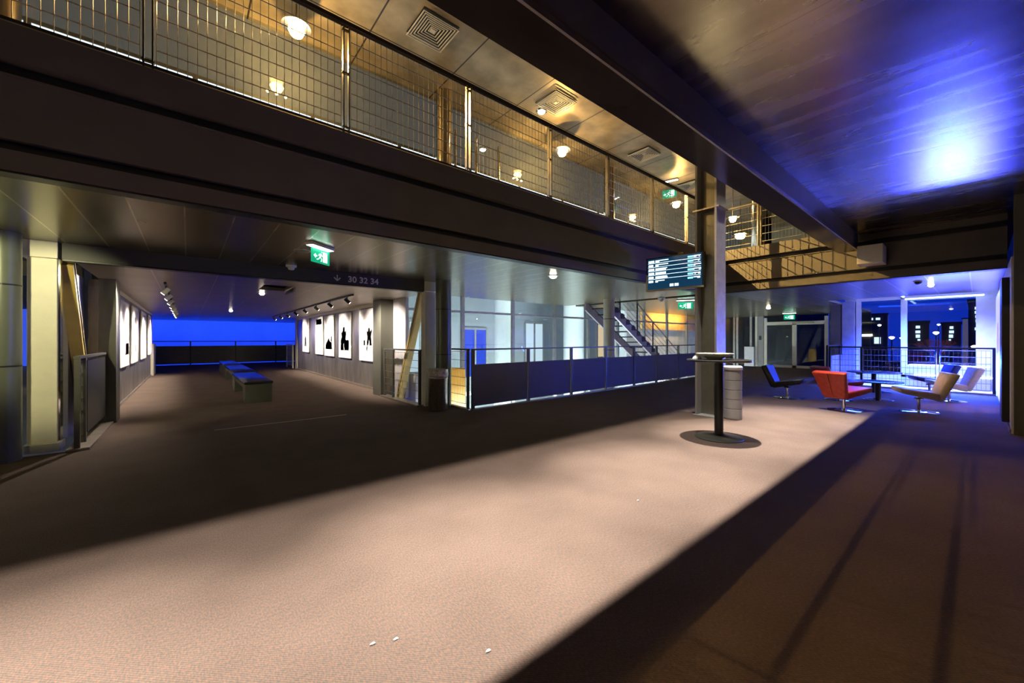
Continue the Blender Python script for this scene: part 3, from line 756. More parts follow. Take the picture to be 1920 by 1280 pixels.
# spotlights that light the carpet strip (hidden up in the trench)
for k, x in enumerate((-3.1, -.85, 1.45, 3.65, 5.95, 8.1)):
    t = thing('trench_spotlight', 'recessed spotlight of the upper trench lighting the carpet strip', 'lamp', (x, 2.42, 6.5), 'recessed spotlights lighting the carpet strip')
    MB().lathe([(.05, 0), (.06, .12), (.03, .2)], (x, 2.42, 6.48), 16).build('head', steel_black, t, smooth=True)
    B(x - .01, x + .01, 2.41, 2.43, 6.66, 6.9).build('stem', steel_black, t)
    light('SPOT', (x, 2.42, 6.46), L_FLOOR * .7, WARM, t, .035, (x + .05, 2.2, 0), spot=64, blend=1.0)
    light('SPOT', (x, 2.42, 6.46), L_FLOOR * .9, WARM, t, .05, (x + .05, 2.0, 0), spot=48, blend=1.0)
    light('SPOT', (x, 2.42, 6.46), L_FLOOR * 6.0, WARM, t, .05, (x + .05, 1.95, 0), spot=27, blend=1.0)
# gallery track heads
def track(x, ys, tx, lab, grp):
    t = tag(B(x - .018, x + .018, ys[0] - .4, ys[-1] + .4, 2.30, 2.335).build('lighting_track', steel_black), lab + ' lighting track on the gallery ceiling', 'track')
    for k, y in enumerate(ys):
        h = thing('track_spotlight', lab + ' track spotlight of the gallery, ' + ORD[k] + ' from the entrance', 'lamp', (x, y, 2.3), grp)
        d = (Vector((tx, y + .1, 1.35)) - Vector((x, y, 2.22))).normalized()
        MB().tube((x, y, 2.24), (x, y, 2.30), .012, 8).build('stem', steel_black, h)
        a = Vector((x, y, 2.22))
        MB().tube(a - d * .06, a + d * .07, .036, 16).build('head', steel_black if tx > 0 else white_paint, h, smooth=True)
        MB().tube(a + d * .071, a + d * .073, .03, 16).build('lens', hot_white, h)
        light('SPOT', a + d * .09, L_TRACK, (1, .88, .74), h, .02, (tx, y + .1, 1.15) if k or tx > 0 else (tx - .25, y - .9, 1.3), spot=100, blend=.9)
ORD = ('first', 'second', 'third', 'fourth', 'fifth', 'sixth', 'seventh', 'eighth', 'ninth')
track(2.72, [9.0 + 1.35 * k for k in range(8)], 3.88, 'right', 'right row of track spotlights')
track(-.3, [9.25 + 1.35 * k for k in range(8)], -1.08, 'left', 'left row of track spotlights')
# bay tubes and blue light
t = thing('tube_light', 'bright tube light across the top of the lounge window', 'lamp', (16.9, .7, 2.65), 'tube lights of the window bay')
MB().tube((16.95, -.1, 2.6), (16.95, 1.45, 2.6), .02, 12).build('tube', mat_emit('tube_glow', (.55, .75, 1.0), 5), t)
B(16.92, 16.98, -.15, 1.5, 2.625, 2.72).build('batten', white_paint, t)
light('AREA', (16.85, .7, 2.56), L_BAY * .6, BAYBLUE, t, size=.1, size_y=1.5, target=(16.0, .7, .2), spread=110)
t = thing('tube_light', 'greenish tube light slanting from the ceiling beside the lounge window', 'lamp', (15.4, 1.42, 2.66), 'tube lights of the window bay')
MB().tube((14.3, 1.42, 2.62), (16.2, 1.42, 2.62), .025, 12).build('tube', mat_emit('tube_glow_green', (.65, 1.0, .98), 6), t)
B(14.25, 16.25, 1.39, 1.45, 2.645, 2.72).build('batten', white_paint, t)
light('AREA', (15.3, 1.42, 2.56), L_BAY * 1.9, BAYBLUE, t, size=2.0, size_y=.1, target=(15.7, .7, 0), spread=120)
light('AREA', (15.3, 1.46, 2.56), L_BAY * .14, BLUE, t, size=1.8, size_y=.1, target=(13.2, 1.0, .6), spread=90)  # added blue fill aimed into the lounge
t = thing('floor_light_strip', 'glowing light strip along the floor of the window bay', 'lamp', (16.1, .5, .1))
MB().tube((16.12, -.25, .35), (16.12, 1.2, .35), .02, 10).build('tube', mat_emit('strip_glow', (.55, .75, 1.0), 6), t)
light('AREA', (16.0, .5, .45), L_BAY * .10, (.055, .07, 1.0), t, size=1.2, size_y=.3, target=(12.4, 1.0, 2.5), spread=60)  # added upward fill standing in for light bounced onto the lounge ceiling
B(16.14, 16.2, -.25, 1.2, .3, .4).build('batten', white_paint, t)
light('AREA', (16.08, .5, .35), L_BAY * .8, BAYBLUE, t, size=.08, size_y=1.4, target=(15.5, .5, 0), spread=115)
light('AREA', (16.0, .5, 2.5), 70, (.75, .74, 1.0), t, size=1.2, size_y=1.2, target=(16.0, .5, 0), spread=110)  # added fill to whiten the bay, not part of the strip
# blue wash on the wall at the gallery end
t = thing('wall_washer', 'blue light strip washing the wall at the gallery end', 'lamp', (2, 29.5, 2.6))
B(-4, 8.5, 29.45, 29.55, 2.62, 2.7).build('batten', steel_black, t)
light('AREA', (2, 29.5, 2.6), 420, BLUE, t, size=12.0, size_y=.1, target=(2, 31.0, 1.0))
light('AREA', (2, 29.3, -1.5), 200, BLUE, t, size=12.0, size_y=.1, target=(2, 31.0, .5))
# small soffit fittings
t = thing('security_camera', 'small dark dome camera on the blue lounge ceiling', 'camera', (11.3, .78, 2.54))
MB().lathe([(.02, -.075), (.045, -.06), (.06, -.02), (.065, 0)], (11.3, .78, 2.54), 24).build('dome', steel_black, t, smooth=True)
MB().lathe([(.075, -.018), (.08, -.01), (.08, 0)], (11.3, .78, 2.54), 24).build('mount_ring', white_paint, t, smooth=True)
t = thing('smoke_detector', 'small white smoke detector at the sign beam of the gallery', 'detector', (1.27, 7.05, 2.54), 'smoke detectors')
MB().lathe([(.03, -.07), (.045, -.06), (.05, -.03), (.075, -.025), (.08, 0)], (1.27, 7.05, 2.54), 24).build('body', white_paint, t, smooth=True)
t = thing('smoke_detector', 'small pale smoke detector left of the exit sign under the screen', 'detector', (10.3, 5.75, 2.54), 'smoke detectors')
MB().lathe([(.03, -.10), (.05, -.08), (.07, -.03), (.1, -.02), (.1, 0)], (10.3, 5.75, 2.54), 24).build('body', white_paint, t, smooth=True)
tag(MB().lathe([(.09, -.015), (.10, -.008), (.10, 0)], (1.17, 5.78, 2.54), 28).build('ceiling_speaker', lip_metal, smooth=True), 'flat round speaker in the soffit beside the green exit sign', 'speaker')

# =================================================================== PICTURES
pic_face = mat('photo_paper', (.80, .78, .76), .5, 0, .04, 1.5)
ink_dark = mat('print_dark', (.05, .04, .05), .5, 0, .3, 12)
ink_mid = mat('print_mauve', (.45, .36, .40), .5, 0, .35, 9)
ink_pale = mat('print_pale', (.66, .62, .62), .5, 0, .2, 5)
ink_blue = mat('print_blue', (.22, .24, .42), .5, 0, .25, 5)
ink_rose = mat('print_rose', (.72, .50, .46), .5, 0, .15, 4)
def picture(side, ya, yb, z0, z1, lab, marks):
    s = 1 if side == 'r' else -1
    xw = 3.88 if s > 0 else -1.08
    X = lambda d: xw - s * d                         # d metres out from the wall
    t = thing('framed_photograph', lab, 'picture', (X(.04), (ya + yb) / 2, z0), 'photographs hung on the gallery walls')
    xa, xb = sorted((X(.02), X(.05))); B(xa, xb, ya, yb, z0, z1).build('board', pic_face, t, bevel=.004)
    for k in (.25, .75):
        y = ya + (yb - ya) * k
        xa, xb = sorted((X(.012), X(.018))); B(xa, xb, y - .006, y + .006, z1 - .02, 2.25).build('hanging_wire', wire_metal, t)
    for nm, m, pts in marks:
        q = [(ya + (yb - ya) * u, z0 + (z1 - z0) * v) for u, v in pts]
        xa, xb = X(.0505), X(.0515)
        n = len(q); vs = [(xa, y, z) for y, z in q] + [(xb, y, z) for y, z in q]
        MB().add(vs, [tuple(range(n)), tuple(range(2 * n - 1, n - 1, -1))] + [(k, n + k, n + (k + 1) % n, (k + 1) % n) for k in range(n)]).build(nm, m, t)
R4 = lambda a, b, c, d: [(a, c), (b, c), (b, d), (a, d)]
fig = lambda cx, w, b, h: [(cx - w, b), (cx - w * .2, b), (cx, b + h * .35), (cx + w * .3, b), (cx + w, b), (cx + w * .7, b + h * .5), (cx + w * 1.1, b + h * .8), (cx + w * .45, b + h * .78), (cx + w * .35, b + h), (cx - w * .35, b + h), (cx - w * .4, b + h * .78), (cx - w * 1.2, b + h * .95), (cx - w * .7, b + h * .5)]
# on the right wall u runs away from the camera, so small u is on the right in the photo
picture('r', 17.75, 18.85, .84, 2.27, 'hung photograph farthest along the right wall with a small dark figure at its foot', [('print', ink_pale, R4(.08, .92, .17, .95)), ('figure', ink_dark, fig(.5, .13, .17, .30))])
picture('r', 15.55, 16.65, .80, 2.22, 'pale hung photograph with a blue patch at its top on the right wall', [('print', ink_pale, R4(.08, .92, .17, .95)), ('blue_patch', ink_blue, R4(.14, .86, .80, .94))])
picture('r', 14.15, 15.35, .78, 2.21, 'hung photograph touching its pale neighbour, third from the far end of the right wall', [('print', ink_pale, R4(.08, .92, .17, .95)), ('dark_mass', ink_mid, [(.15, .17), (.85, .17), (.8, .30), (.62, .38), (.5, .44), (.35, .36), (.2, .32)]), ('figure', ink_dark, R4(.18, .26, .18, .5))])
picture('r', 12.35, 13.55, .78, 2.2, 'hung photograph of a dark standing figure, second from the entrance on the right wall', [('print', ink_pale, R4(.08, .92, .17, .95)), ('figure', ink_mid, fig(.55, .22, .17, .52)), ('cloak', ink_dark, [(.55, .17), (.82, .17), (.8, .42), (.62, .5)]), ('drape', ink_rose, R4(.12, .4, .17, .40))])
picture('r', 10.15, 11.55, .76, 2.21, 'large hung photograph nearest the entrance on the right wall, partly behind the jamb', [('print', ink_pale, R4(.06, .94, .17, .95)), ('figure', ink_mid, fig(.42, .14, .30, .34)), ('mark', ink_dark, R4(.66, .74, .30, .40)), ('mark', ink_dark, R4(.52, .57, .20, .28))])
picture('l', 11.05, 12.4, .78, 2.16, 'tall hung photograph nearest the entrance on the left wall', [('print', ink_pale, R4(.2, .94, .18, .95)), ('rose_patch', ink_rose, R4(.5, .92, .18, .36))])
picture('l', 13.0, 14.4, .78, 2.17, 'hung photograph second from the entrance on the left wall', [('print', ink_pale, R4(.08, .92, .18, .95)), ('figure', ink_dark, fig(.6, .08, .2, .14)), ('blur', ink_mid, R4(.4, .6, .7, .82))])
picture('l', 15.5, 17.1, .78, 2.18, 'hung photograph third from the entrance on the left wall, dark marks at its top', [('print', ink_pale, R4(.08, .92, .12, .95)), ('mark', ink_dark, R4(.3, .7, .9, .935)), ('mark', ink_mid, R4(.4, .72, .84, .87))])
picture('l', 18.1, 19.7, .84, 2.2, 'narrow-looking hung photograph farthest along the left wall', [('print', ink_rose, R4(.08, .92, .17, .95))])
# lounge wall poster and dark slab
t = thing('backlit_poster', 'large glowing pale poster on the right lounge wall', 'poster', (12.6, -.29, 1.3))
B(10.6, 14.6, -.298, -.26, .14, 2.36).build('light_box', white_paint, t)
B(10.65, 14.55, -.2595, -.257, .18, 2.32).build('poster_face', mat('poster_print', (.75, .70, .72), .3, 0, .25, 1.6, emit=(.80, .78, 1.0), estr=.62), t)
for nm, a in (('poster_patch', (11.2, 12.2, .5, 1.0)), ('poster_patch', (12.6, 13.4, .9, 1.7))):
    B(a[0], a[1], -.257, -.2555, a[2], a[3]).build(nm, mat('poster_blush', (.7, .42, .45), .3, 0, .3, 4, emit=(.85, .5, .6), estr=.4), t)
tag(B(9.55, 10.35, -.30, -.225, .1, 2.3).build('dark_wall_slab', steel_black, bevel=.006), 'narrow black slab standing off the right wall before the glowing poster', 'panel')

# =================================================================== FURNITURE
# gallery benches
def bench(x0, x1, y0, y1, lab):
    t = thing('gallery_bench', lab, 'bench', ((x0 + x1) / 2, (y0 + y1) / 2, 0), 'black gallery benches in a row')
    B(x0 - .02, x1 + .02, y0 - .03, y1 + .03, .40, .455).build('seat_pad', leather_black, t, bevel=.018, seg=3, smooth=True)
    sd = mat('bench_side', (.10, .105, .085), .5, 0, .1)
    for ya in (y0, y1 - .5): B(x0, x1, ya, ya + .5, 0, .40).build('end_block', sd, t, bevel=.006)
    B(x0 + .02, x1 - .02, y0 + .5, y1 - .5, .28, .40).build('apron', sd, t)
bench(.93, 1.42, 9.95, 12.9, 'black bench nearest the camera in the gallery')
bench(1.0, 1.5, 13.6, 16.9, 'middle black bench of the three in the gallery')
bench(1.02, 1.5, 17.6, 20.8, 'black bench farthest back in the gallery, before the blue wall')
# litter bin
t = thing('litter_bin', 'cylindrical steel litter bin with a bag rim beside the round column', 'bin', (3.69, 6.66, 0))
c = (3.69, 6.66, 0)
MB().lathe([(.17, 0), (.18, .01), (.185, .03), (.185, .60), (.19, .61), (.19, .64), (.185, .65)], c, 36).build('body', mat('bin_steel', (.36, .32, .29), .3, .9, .2, 30), t, smooth=True)
MB().lathe([(.187, .65), (.2, .66), (.205, .70), (.195, .775), (.2, .79), (.188, .795), (.175, .78), (.172, .66)], c, 36).build('bag_rim', mat('bag_plastic', (.55, .53, .50), .15, .3, .4, 22, bump=.5), t, smooth=True)
# tall ribbed bin behind the column
t = thing('tall_bin', 'tall grey ribbed bin with white lid behind the bar table', 'bin', (7.18, 2.70, 0))
c = (7.18, 2.70, 0); pr = [(.135, 0), (.14, .01)]
for k in range(5): z = .03 + k * .16; pr += [(.14, z), (.14, z + .145), (.132, z + .15), (.132, z + .155)]
pr += [(.14, .83), (.14, .84)]
MB().lathe(pr, c, 36).build('ribbed_body', mat('bin_grey', (.36, .36, .37), .35, .2, .05), t, smooth=True)
MB().lathe([(.145, .842), (.148, .85), (.148, .885), (.13, .905), (.09, .907), (.085, .89), (.03, .885)], c, 36).build('lid', white_paint, t, smooth=True)
# bar table
TX, TY = 5.64, 2.30
t = thing('bar_table', 'tall black bar table standing in the lit carpet strip', 'table', (TX, TY, 0))
c = (TX, TY, 0)
MB().lathe([(.30, 0), (.305, .008), (.29, .018), (.18, .035), (.08, .05), (.065, .06)], c, 48).build('foot', mat('table_foot', (.10, .105, .09), .3, .5), t, smooth=True)
MB().tube((TX, TY, .055), (TX, TY, 1.055), .056, 32).build('post', steel_black, t, smooth=True)
MB().lathe([(.2, 1.045), (.39, 1.05), (.41, 1.06), (.41, 1.075), (.40, 1.08)], c, 64).build('top', leather_black, t, smooth=True)
t = thing('shallow_dish', 'wide shallow cream dish standing on the bar table', 'dish', (TX - .04, TY + .04, 1.08))
MB().lathe([(.09, 0), (.095, .01), (.13, .03), (.21, .062), (.233, .075), (.235, .085), (.225, .085), (.12, .06), (.04, .05)], (TX - .04, TY + .04, 1.08), 48).build('bowl', mat('dish_cream', (.66, .60, .42), .35, 0, .08), t, smooth=True)
tag(MB().lathe([(.055, 0), (.06, .008), (.05, .03), (.03, .045)], (TX - .13, TY + .24, 1.08), 20).build('folded_napkin', white_paint, smooth=True), 'small crumpled white napkin under the dish on the bar table', 'napkin')

# lounge swivel chairs (local frame: the sitter faces +Y)
def chair(lab, loc, rz, m_out, m_seat, m_back=None, m_inner=None):
    t = thing('lounge_chair', lab, 'chair', loc, 'low swivel lounge chairs', math.radians(rz))
    bd = lambda mb, nm, m, par=t, **k: mb.build(nm, m, par, world=False, **k)
    # seat: wide thin front lip, deep at the rear
    K = Matrix.Diagonal((.78, .70, 1, 1))
    s = MB().hexa([(-.25, -.34, .225), (.25, -.34, .225), (.36, .44, .36), (-.36, .44, .36), (-.27, -.36, .37), (.27, -.36, .37), (.385, .47, .455), (-.385, .47, .455)])
    bd(s.xform(K), 'seat', m_seat, bevel=.028, seg=3, smooth=True)
    # back: flared towards the top and leaning back
    b = MB().hexa([(-.25, -.40, .235), (.25, -.40, .235), (.25, -.24, .27), (-.25, -.24, .27), (-.385, -.66, .73), (.385, -.66, .73), (.36, -.50, .765), (-.36, -.50, .765)])
    bo = bd(b.xform(K), 'backrest', m_out, bevel=.03, seg=3, smooth=True)
    bd(MB().bar((0, -.408, .26), (0, -.664, .71), .008, .006, up=(0, -1, .5)).xform(K), 'back_seam', seam_mat, bo)
    if m_inner:
        iv = MB().hexa([(-.235, -.248, .30), (.235, -.248, .30), (.235, -.235, .30), (-.235, -.235, .30), (-.335, -.497, .745), (.335, -.497, .745), (.335, -.484, .74), (-.335, -.484, .74)])
        bd(iv.xform(K), 'inner_cushion', m_inner, bo, bevel=.006)
    bd(MB().tube((0, 0, .03), (0, 0, .27), .026, 20), 'pedestal', chrome, smooth=True)
    bd(MB().lathe([(.06, .135), (.07, .15), (.04, .17)], (0, 0, .10), 20), 'swivel_plate', chrome, smooth=True)
    bd(MB().lathe([(.265, 0), (.27, .006), (.25, .014), (.10, .026), (.04, .035)], (0, 0, 0), 48), 'disc_base', chrome, smooth=True)
    return t
chair('orange red lounge chair seen from behind, nearest the bar table', (9.70, 1.66, 0), -112, leather_red, leather_red)
chair('cream lounge chair nearest the camera, in front of the glowing poster', (10.55, .72, 0), 18, leather_cream, leather_cream)
chair('blue lounge chair at the left of the group, beside the cream doors', (10.70, 2.85, 0), 182, leather_black, leather_black, m_inner=leather_blue)
chair('dark red lounge chair half hidden behind the orange red one', (11.30, 2.02, 0), -138, leather_darkred, leather_darkred)
chair('cream lounge chair farther back, just in front of a dark blue one', (12.95, .42, 0), 16, leather_cream, leather_cream)
chair('dark blue lounge chair half hidden behind the far cream one by the railing', (14.1, .78, 0), 22, leather_navy, leather_navy)
def low_table(lab, x, y, r, h):
    t = thing('coffee_table', lab, 'table', (x, y, 0), 'low round dark coffee tables')
    MB().lathe([(r * .9, h - .03), (r, h - .02), (r, h - .005), (r * .98, h)], (x, y, 0), 48).build('top', leather_black, t, smooth=True)
    MB().tube((x, y, .03), (x, y, h - .025), .05, 24).build('post', steel_black, t, smooth=True)
    MB().lathe([(r * .62, 0), (r * .62, .008), (.06, .035)], (x, y, 0), 40).build('foot', chrome, t, smooth=True)
low_table('low dark coffee table between the orange red chair and the cream chairs', 11.95, 1.45, .42, .42)
low_table('wider dark coffee table behind, against the window railing', 13.75, 1.75, .55, .52)
# scraps on the carpet
from math import cos, sin
for k, (x, y, lab) in enumerate(((2.9, 1.83, 'tiny white paper scrap alone in the middle of the lit carpet strip'), (.63, 1.72, 'tiny white paper scrap at the lower left of the lit carpet'), (1.0, 1.36, 'tiny white paper scrap low in the centre of the lit carpet'), (.72, 1.68, 'tinier white paper scrap just right of the lower left one'))):
    tag(MB().prismz([(x + .009 * cos(a) * (1 + .5 * (a % 2)), y + .007 * sin(a)) for a in (0, 1.1, 2.3, 3.3, 4.2, 5.4)], 0, .006).build('paper_scrap', white_paint), lab, 'scrap', 'paper scraps on the carpet')

# =================================================================== STAIR AND ATRIUM
t = thing('staircase', 'dark open-riser staircase climbing left behind the panelled railing', 'staircase', (14.3, 7.8, 0))
st = mat('stair_steel', (.05, .04, .05), .4, .3); st2 = mat('stringer_face', (.30, .26, .30), .4, .3)
x0, z0, sl = 14.9, -.35, -.6
xt = x0 - (2.6 - z0) / .6
for y, nm in ((7.38, 'stringer'), (8.24, 'stringer')):
    MB().hexa([(xt, y - .03, 2.32), (x0, y - .03, z0 - .28), (x0, y + .03, z0 - .28), (xt, y + .03, 2.32), (xt, y - .03, 2.6), (x0, y - .03, z0), (x0, y + .03, z0), (xt, y + .03, 2.6)]).build(nm, st2, t)
    MB().hexa([(xt, y - .04, 2.60), (x0, y - .04, z0), (x0, y + .04, z0), (xt, y + .04, 2.60), (xt, y - .04, 2.63), (x0, y - .04, z0 + .03), (x0, y + .04, z0 + .03), (xt, y + .04, 2.63)]).build('stringer_cap', st, t)
n = 16
for k in range(n):
    x = x0 - .15 - k * (x0 - xt) / n; z = z0 + .05 + (k + .5) * (2.6 - z0) / n
    tr = MB().box(x - .15, x + .15, 7.41, 8.21, z - .02, z + .02).build('tread', st, t)
    MB().box(x - .1, x + .1, 7.335, 7.35, z - .16, z - .02).build('tread_bracket', st, tr)
for dz, r in ((.95, .022), (.75, .008), (.58, .008), (.41, .008), (.24, .008)):
    MB().tube((xt, 7.36, 2.6 + dz), (x0, 7.36, z0 + dz), r, 8).build('guard_rod' if r < .02 else 'handrail', post_metal, t)
for k in (1, 4, 7, 10, 13):
    x = x0 - k * (x0 - xt) / 15; z = z0 + (x0 - x) * .6
    B(x - .02, x + .02, 7.345, 7.375, z, z + .96).build('baluster', st, t)
# lamps of the lower atrium: bright cool ceiling strips
for x, y, lab in ((6.5, 7.9, 'cool strip lamp under the soffit edge left of the staircase'), (10.8, 8.75, 'cool strip lamp under the soffit behind the staircase'), (17.5, 7.9, 'cool strip lamp under the soffit right of the staircase')):
    t = thing('atrium_lamp', lab, 'lamp', (x, y, 1.5), 'cool atrium lamps')
    t.location = (x, y, -1.2); OFF[t.name] = Vector((x, y, -1.2))
    B(x - .6, x + .6, 6.58, 6.66, -.62, -.55).build('strip_lamp', hot_cool, t)
    light('AREA', (x, 6.75, -.62), L_ATR, COOL, t, size=2.4, size_y=.15, target=(x, 8.2, -3.5))
tag(B(4.02, 4.9, 8.3, 9.0, -3.5, .56).build('service_box', white_paint, bevel=.03), 'white service box rising behind the mesh rail and yellow brace', 'box')
tag(B(5.05, 5.5, 8.45, 9.0, -3.5, .62).build('amber_glow_block', mat('amber_glow_paint', (.75, .42, .06), .4, emit=(1, .5, .06), estr=.25), bevel=.03), 'stand-in block glowing amber behind the railing corner', 'duct')  # made-up block for an amber lit patch, light put in as emission
# orange-lit hall wall beyond the stair
struct(B(16.2, 21.5, 10.0, 10.1, 1.85, 2.9).build('wall_orange', mat('orange_lit_panel', (.7, .4, .12), .5, 0, .2, 3)))
struct(B(15.4, 22.4, 10.3, 10.4, -3.5, 2.9).build('wall_lilac', panel_lilac))
light('AREA', (18.5, 9.45, 2.5), 60, (1, .62, .2), None, size=3, size_y=.1, target=(18.5, 10.2, 2.1), name='hall_wall_light')

# =================================================================== OUTSIDE THE GLASS
white_col = mat('white_column', (.74, .78, .76), .5, 0, .05, 1)
def outcol(x, y, r, lab):
    t = thing('courtyard_column', lab, 'column', (x, y, -3.5), 'white courtyard columns')
    MB().tube((x, y, -3.5), (x, y, 6), r, 40).build('shaft', white_col, t, smooth=True)
    MB().lathe([(r + .002, -3.5), (r + .05, -3.48), (r + .05, -3.3), (r + .002, -3.28)], (x, y, 0), 40).build('base_ring', grey_paint, t)
outcol(8.95, 11.3, .32, 'white courtyard column in the glass left of the staircase, thinner looking')
outcol(13.25, 11.6, .45, 'broad white courtyard column left of the staircase foot')
outcol(17.6, 12.0, .4, 'white courtyard column seen through the staircase treads')
struct(B(4.3, 26, 16.0, 16.3, -3.5, 7).build('wall_courtyard', mat('courtyard_wall', (.30, .33, .34), .6, 0, .12, .6)))
struct(B(4.0, 4.1, 10.0, 16, -3.5, 3).build('wall_courtyard_side', mat('courtyard_side', (.28, .28, .30), .6)))
lit = mat_emit('lit_window_cool', (.72, .88, 1.0), 1.0); lit2 = mat_emit('lit_window_warm', (1, .72, .42), .9); litb = mat_emit('lit_window_blue', (.05, .12, 1.0), .9)
def lit_window(x0, x1, z0, z1, lab, m, cross=True):
    t = thing('lit_window', lab, 'window', ((x0 + x1) / 2, 16, z0), 'lit windows across the courtyard')
    B(x0, x1, 15.95, 15.99, z0, z1).build('pane', m, t)
    fr = MB()
    for x in (x0, x1) + (((x0 + x1) / 2,) if cross else ()): fr.box(x - .05, x + .05, 15.9, 15.95, z0, z1)
    fr.box(x0, x1, 15.9, 15.95, z1 - .05, z1 + .05).box(x0, x1, 15.9, 15.95, z0 - .05, z0 + .05)
    fr.build('frame', mull, t)
lit_window(7.4, 8.5, -.4, 2.2, 'cool lit window across the courtyard right of the round column', lit)
lit_window(14.2, 15.6, -1.0, 2.3, 'cool lit doorway across the courtyard between two white columns', lit)
lit_window(10.2, 11.6, -.5, 1.9, 'blue lit window across the courtyard', litb)
lit_window(20.5, 22.6, .2, 2.4, 'warm lit window across the courtyard right of the staircase', lit2)
lit_window(5.0, 6.3, .2, 2.2, 'blue lit window across the courtyard beside the yellow brace', litb)
for x, lab in ((7.5, 'courtyard floodlamp at the left of the white columns'), (12, 'courtyard floodlamp between the white columns'), (18.5, 'courtyard floodlamp behind the staircase')):
    t = thing('floodlamp', lab, 'lamp', (x, 10.1, -3.5), 'courtyard floodlamps')
    B(x - .12, x + .12, 10.0, 10.12, -3.5, -3.2).build('housing', steel_black, t)
    light('AREA', (x, 10.15, -3.1), 420, COOL, t, size=.5, target=(x + .3, 12.6, .6))
t = thing('courtyard_fill_light', 'long cool fill light added over the courtyard outside the glass', 'lamp', (12, 9.9, 4.4))  # added source, brightens the courtyard columns and wall
B(5, 21, 9.8, 9.9, 4.35, 4.45).build('batten', steel_black, t)
B(11.9, 12.1, 9.36, 9.8, 4.38, 4.42).build('bracket', steel_black, t)
light('AREA', (12.5, 9.95, 4.3), 330, COOL, t, size=15, size_y=.2, target=(12.5, 13.5, -.5))
# left outside: amber lantern column
t = thing('lantern_column', 'amber glowing lantern column outside at the far left', 'lantern', (-3.0, 11.2, -3.5))
c = (-3.0, 11.2, 0)
MB().tube((-3.0, 11.2, -3.5), (-3.0, 11.2, .25), .22, 24).build('glowing_tube', mat_emit('lantern_glow', (1, .60, .12), 1.3), t, smooth=True)
rg = MB()
for z in (-.75, -.2, -1.3): rg.lathe([(.225, z), (.245, z), (.245, z + .06), (.225, z + .06)], c, 24)
rg.build('band', steel_black, t)
struct(B(26, 26.2, 6.5, 16.3, -3.5, 7).build('sky_block_backdrop', dark_wall))  # dark backdrop added to block the blue sky behind the side panes
struct(B(-9, -1.25, 9.3, 13.2, 3.4, 3.5).build('sky_block_roof', dark_wall))  # unseen roof added to shut blue sky light out of the court
struct(B(-9, -8.9, 9.3, 13.2, -3.5, 3.4).build('wall_court_left', dark_wall))
struct(B(-9, -1.25, 13, 13.2, -3.5, 3.4).build('wall_courtyard_left', mat('courtyard_left', (.18, .22, .24), .6)))
tag(B(-3.0, -2.3, 12.9, 12.97, .8, 2.0).build('blue_window', litb), 'blue lit window outside at the far left behind the portal post', 'window')

# town beyond the lounge window
struct(B(17.5, 130, -60, 50, -3.8, -3.6).build('floor_outside', mat('night_ground', (.05, .04, .05), .8, 0, .3, .3)))
bld = mat('night_facade', (.05, .055, .08), .8, 0, .2, .2)
def D2(px, D):                                  # ground point at view depth D in the direction of a photo column
    u = (px - 960) / FPX
    return (D * (math.cos(ANG) + u * math.sin(ANG)), D * (math.sin(ANG) - u * math.cos(ANG)))
def Z2(py, D): return CAM_H + (637 - py) / FPX * D
def tower(px0, px1, ytop, D, lab, wins):
    pm = (px0 + px1) / 2; az = math.atan((pm - 960) / FPX); r = D / math.cos(az); kx = r * math.cos(az) ** 2 / FPX
    cx, cy = D2(pm, D); w = (px1 - px0) * kx
    t = thing('distant_building', lab, 'building', (cx, cy, -3.6), 'dark buildings beyond the lounge window', ANG - az - math.pi / 2)
    zt = Z2(ytop, D) + 3.6
    B(-w / 2, w / 2, 0, 5, 0, zt).build('block', bld, t, world=False)
    B(-w / 2 - .1, w / 2 + .1, -.1, 5.1, zt, zt + .4).build('parapet', bld, t, world=False)
    for (px, py, ww, hh) in wins:
        u = (px - pm) * kx; z = Z2(py, D) + 3.6; k = D / FPX
        B(u - ww * kx / 2, u + ww * kx / 2, -.1, -.02, z - hh * k / 2, z + hh * k / 2).build('lit_window', mat_emit('town_window', (.85, .95, 1.0), 1.6), t, world=False)
    return t
tower(1700, 1742, 606, 60, 'dark building with three stacked lit windows, left in the lounge window', [(1721, 613, 8, 5), (1721, 622, 9, 5), (1721, 630, 8, 6), (1723, 637, 5, 3)])
tower(1765, 1802, 608, 62, 'dark building with three stacked lit windows, centre of the lounge window', [(1784, 614, 7, 5), (1784, 622, 9, 5), (1783, 630, 8, 6), (1781, 637, 4, 3)])
tower(1815, 1870, 566, 45, 'tall dark building with lit windows at the right edge of the lounge window', [(1832, 577, 9, 5), (1832, 585, 9, 5), (1832, 593, 7, 5), (1832, 601, 6, 5), (1831, 616, 7, 5)])
tower(1600, 1664, 592, 66, 'wide dark building behind the left lounge window pane', [(1633, 598, 8, 4), (1646, 598, 8, 4), (1645, 638, 12, 12)])
tower(1420, 1550, 585, 75, 'low dark building beyond the glass doors', [(1476, 604, 3, 3), (1476, 611, 3, 3), (1476, 618, 3, 3)])
t = thing('distant_chimney', 'slim pale chimney standing in the right of the lounge window', 'chimney', D2(1810, 58) + (-3.6,))
x, y = D2(1810, 58); MB().tube((x, y, -3.6), (x, y, Z2(598, 58)), .35, 16, .25).build('stack', mat('stack_pale_glow', (.5, .4, .42), .7, emit=(.4, .3, .4), estr=.25), t)  # paleness put in as emission, no lamp lights the stack
MB().tube((x, y, Z2(598, 58)), (x, y, Z2(596, 58)), .4, 16).build('cap', steel_black, t)
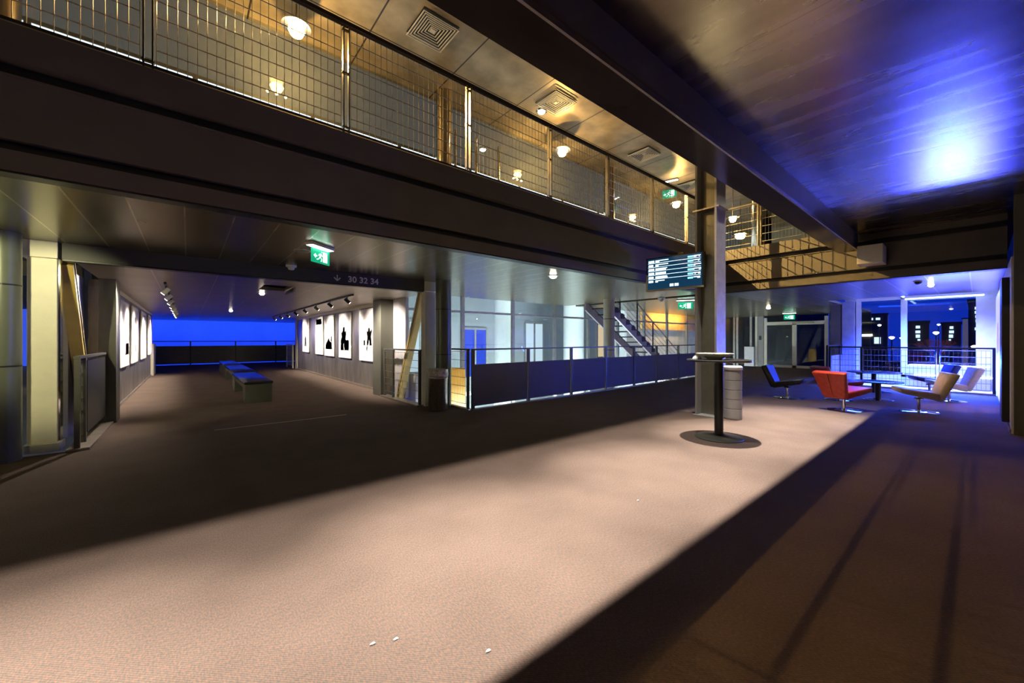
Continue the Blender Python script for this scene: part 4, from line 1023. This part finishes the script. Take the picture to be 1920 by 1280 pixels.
def street_lamp(px, py, D, lab, col=(1, .55, .2), s=.2):
    x, y = D2(px, D); z = Z2(py, D)
    t = thing('street_lamp', lab, 'street lamp', (x, y, -3.6), 'street lamps beyond the lounge window')
    MB().tube((x, y, -3.6), (x, y, z + .1), .06, 8, .04).build('pole', steel_black, t)
    k = D / FPX
    MB().lathe([(.02, -s), (s * .8, -s * .5), (s, 0), (s * .6, s * .3), (.02, s * .4)], (x, y, z), 14).build('lantern', mat_emit('street_glow_%d' % int(col[2] * 100), col, 9), t, smooth=True)
street_lamp(1755, 623, 40, 'street lamp with orange light above the bare tree', (1, .72, .45), .24)
street_lamp(1672, 632, 34, 'orange street lamp left of the window mullion', s=.2)
street_lamp(1690, 633, 36, 'orange street lamp right of the window mullion', s=.13)
street_lamp(1828, 649, 30, 'orange street lamp at the right edge of the lounge window', s=.22)
street_lamp(1760, 608, 55, 'white street lamp above the centre of the lounge window', (.9, .95, 1), .18)
street_lamp(1617, 607, 45, 'white street lamp at the left edge of the left pane', (1, .9, .8), .16)
street_lamp(1649, 609, 45, 'white street lamp in the left pane', (1, .95, .85), .17)
street_lamp(1825, 637, 50, 'white street lamp low beside the tall building', (.9, .95, 1), .14)
street_lamp(1693, 648, 40, 'white street lamp low right of the mullion', (.9, .95, 1), .1)
# bare tree
x, y = D2(1757, 36)
t = thing('bare_tree', 'bare leafless tree lit reddish below the street lamp', 'tree', (x, y, -3.6))
MB().tube((x, y, -3.6), (x, y, -.4), .14, 8, .1).build('trunk', mat('bark_red_light', (.30, .13, .10), .8, emit=(.5, .12, .12), estr=.12), t)  # reddish street light put into the bark colour and emission
br = MB(); random.seed(11)
def grow(p, d, l, r, n):
    q = p + d * l; br.tube(p, q, r, 5, r * .7)
    if n:
        for k in range(3):
            e = (d + Vector((random.uniform(-.7, .7), random.uniform(-.7, .7), random.uniform(-.15, .55)))).normalized()
            grow(q, e, l * .74, r * .65, n - 1)
for k in range(5):
    a = k * 1.26
    grow(Vector((x, y, -.5)), Vector((math.cos(a) * .6, math.sin(a) * .6, .8)).normalized(), .72, .035, 4)
br.build('branches', MATS['bark_red_light'], t)
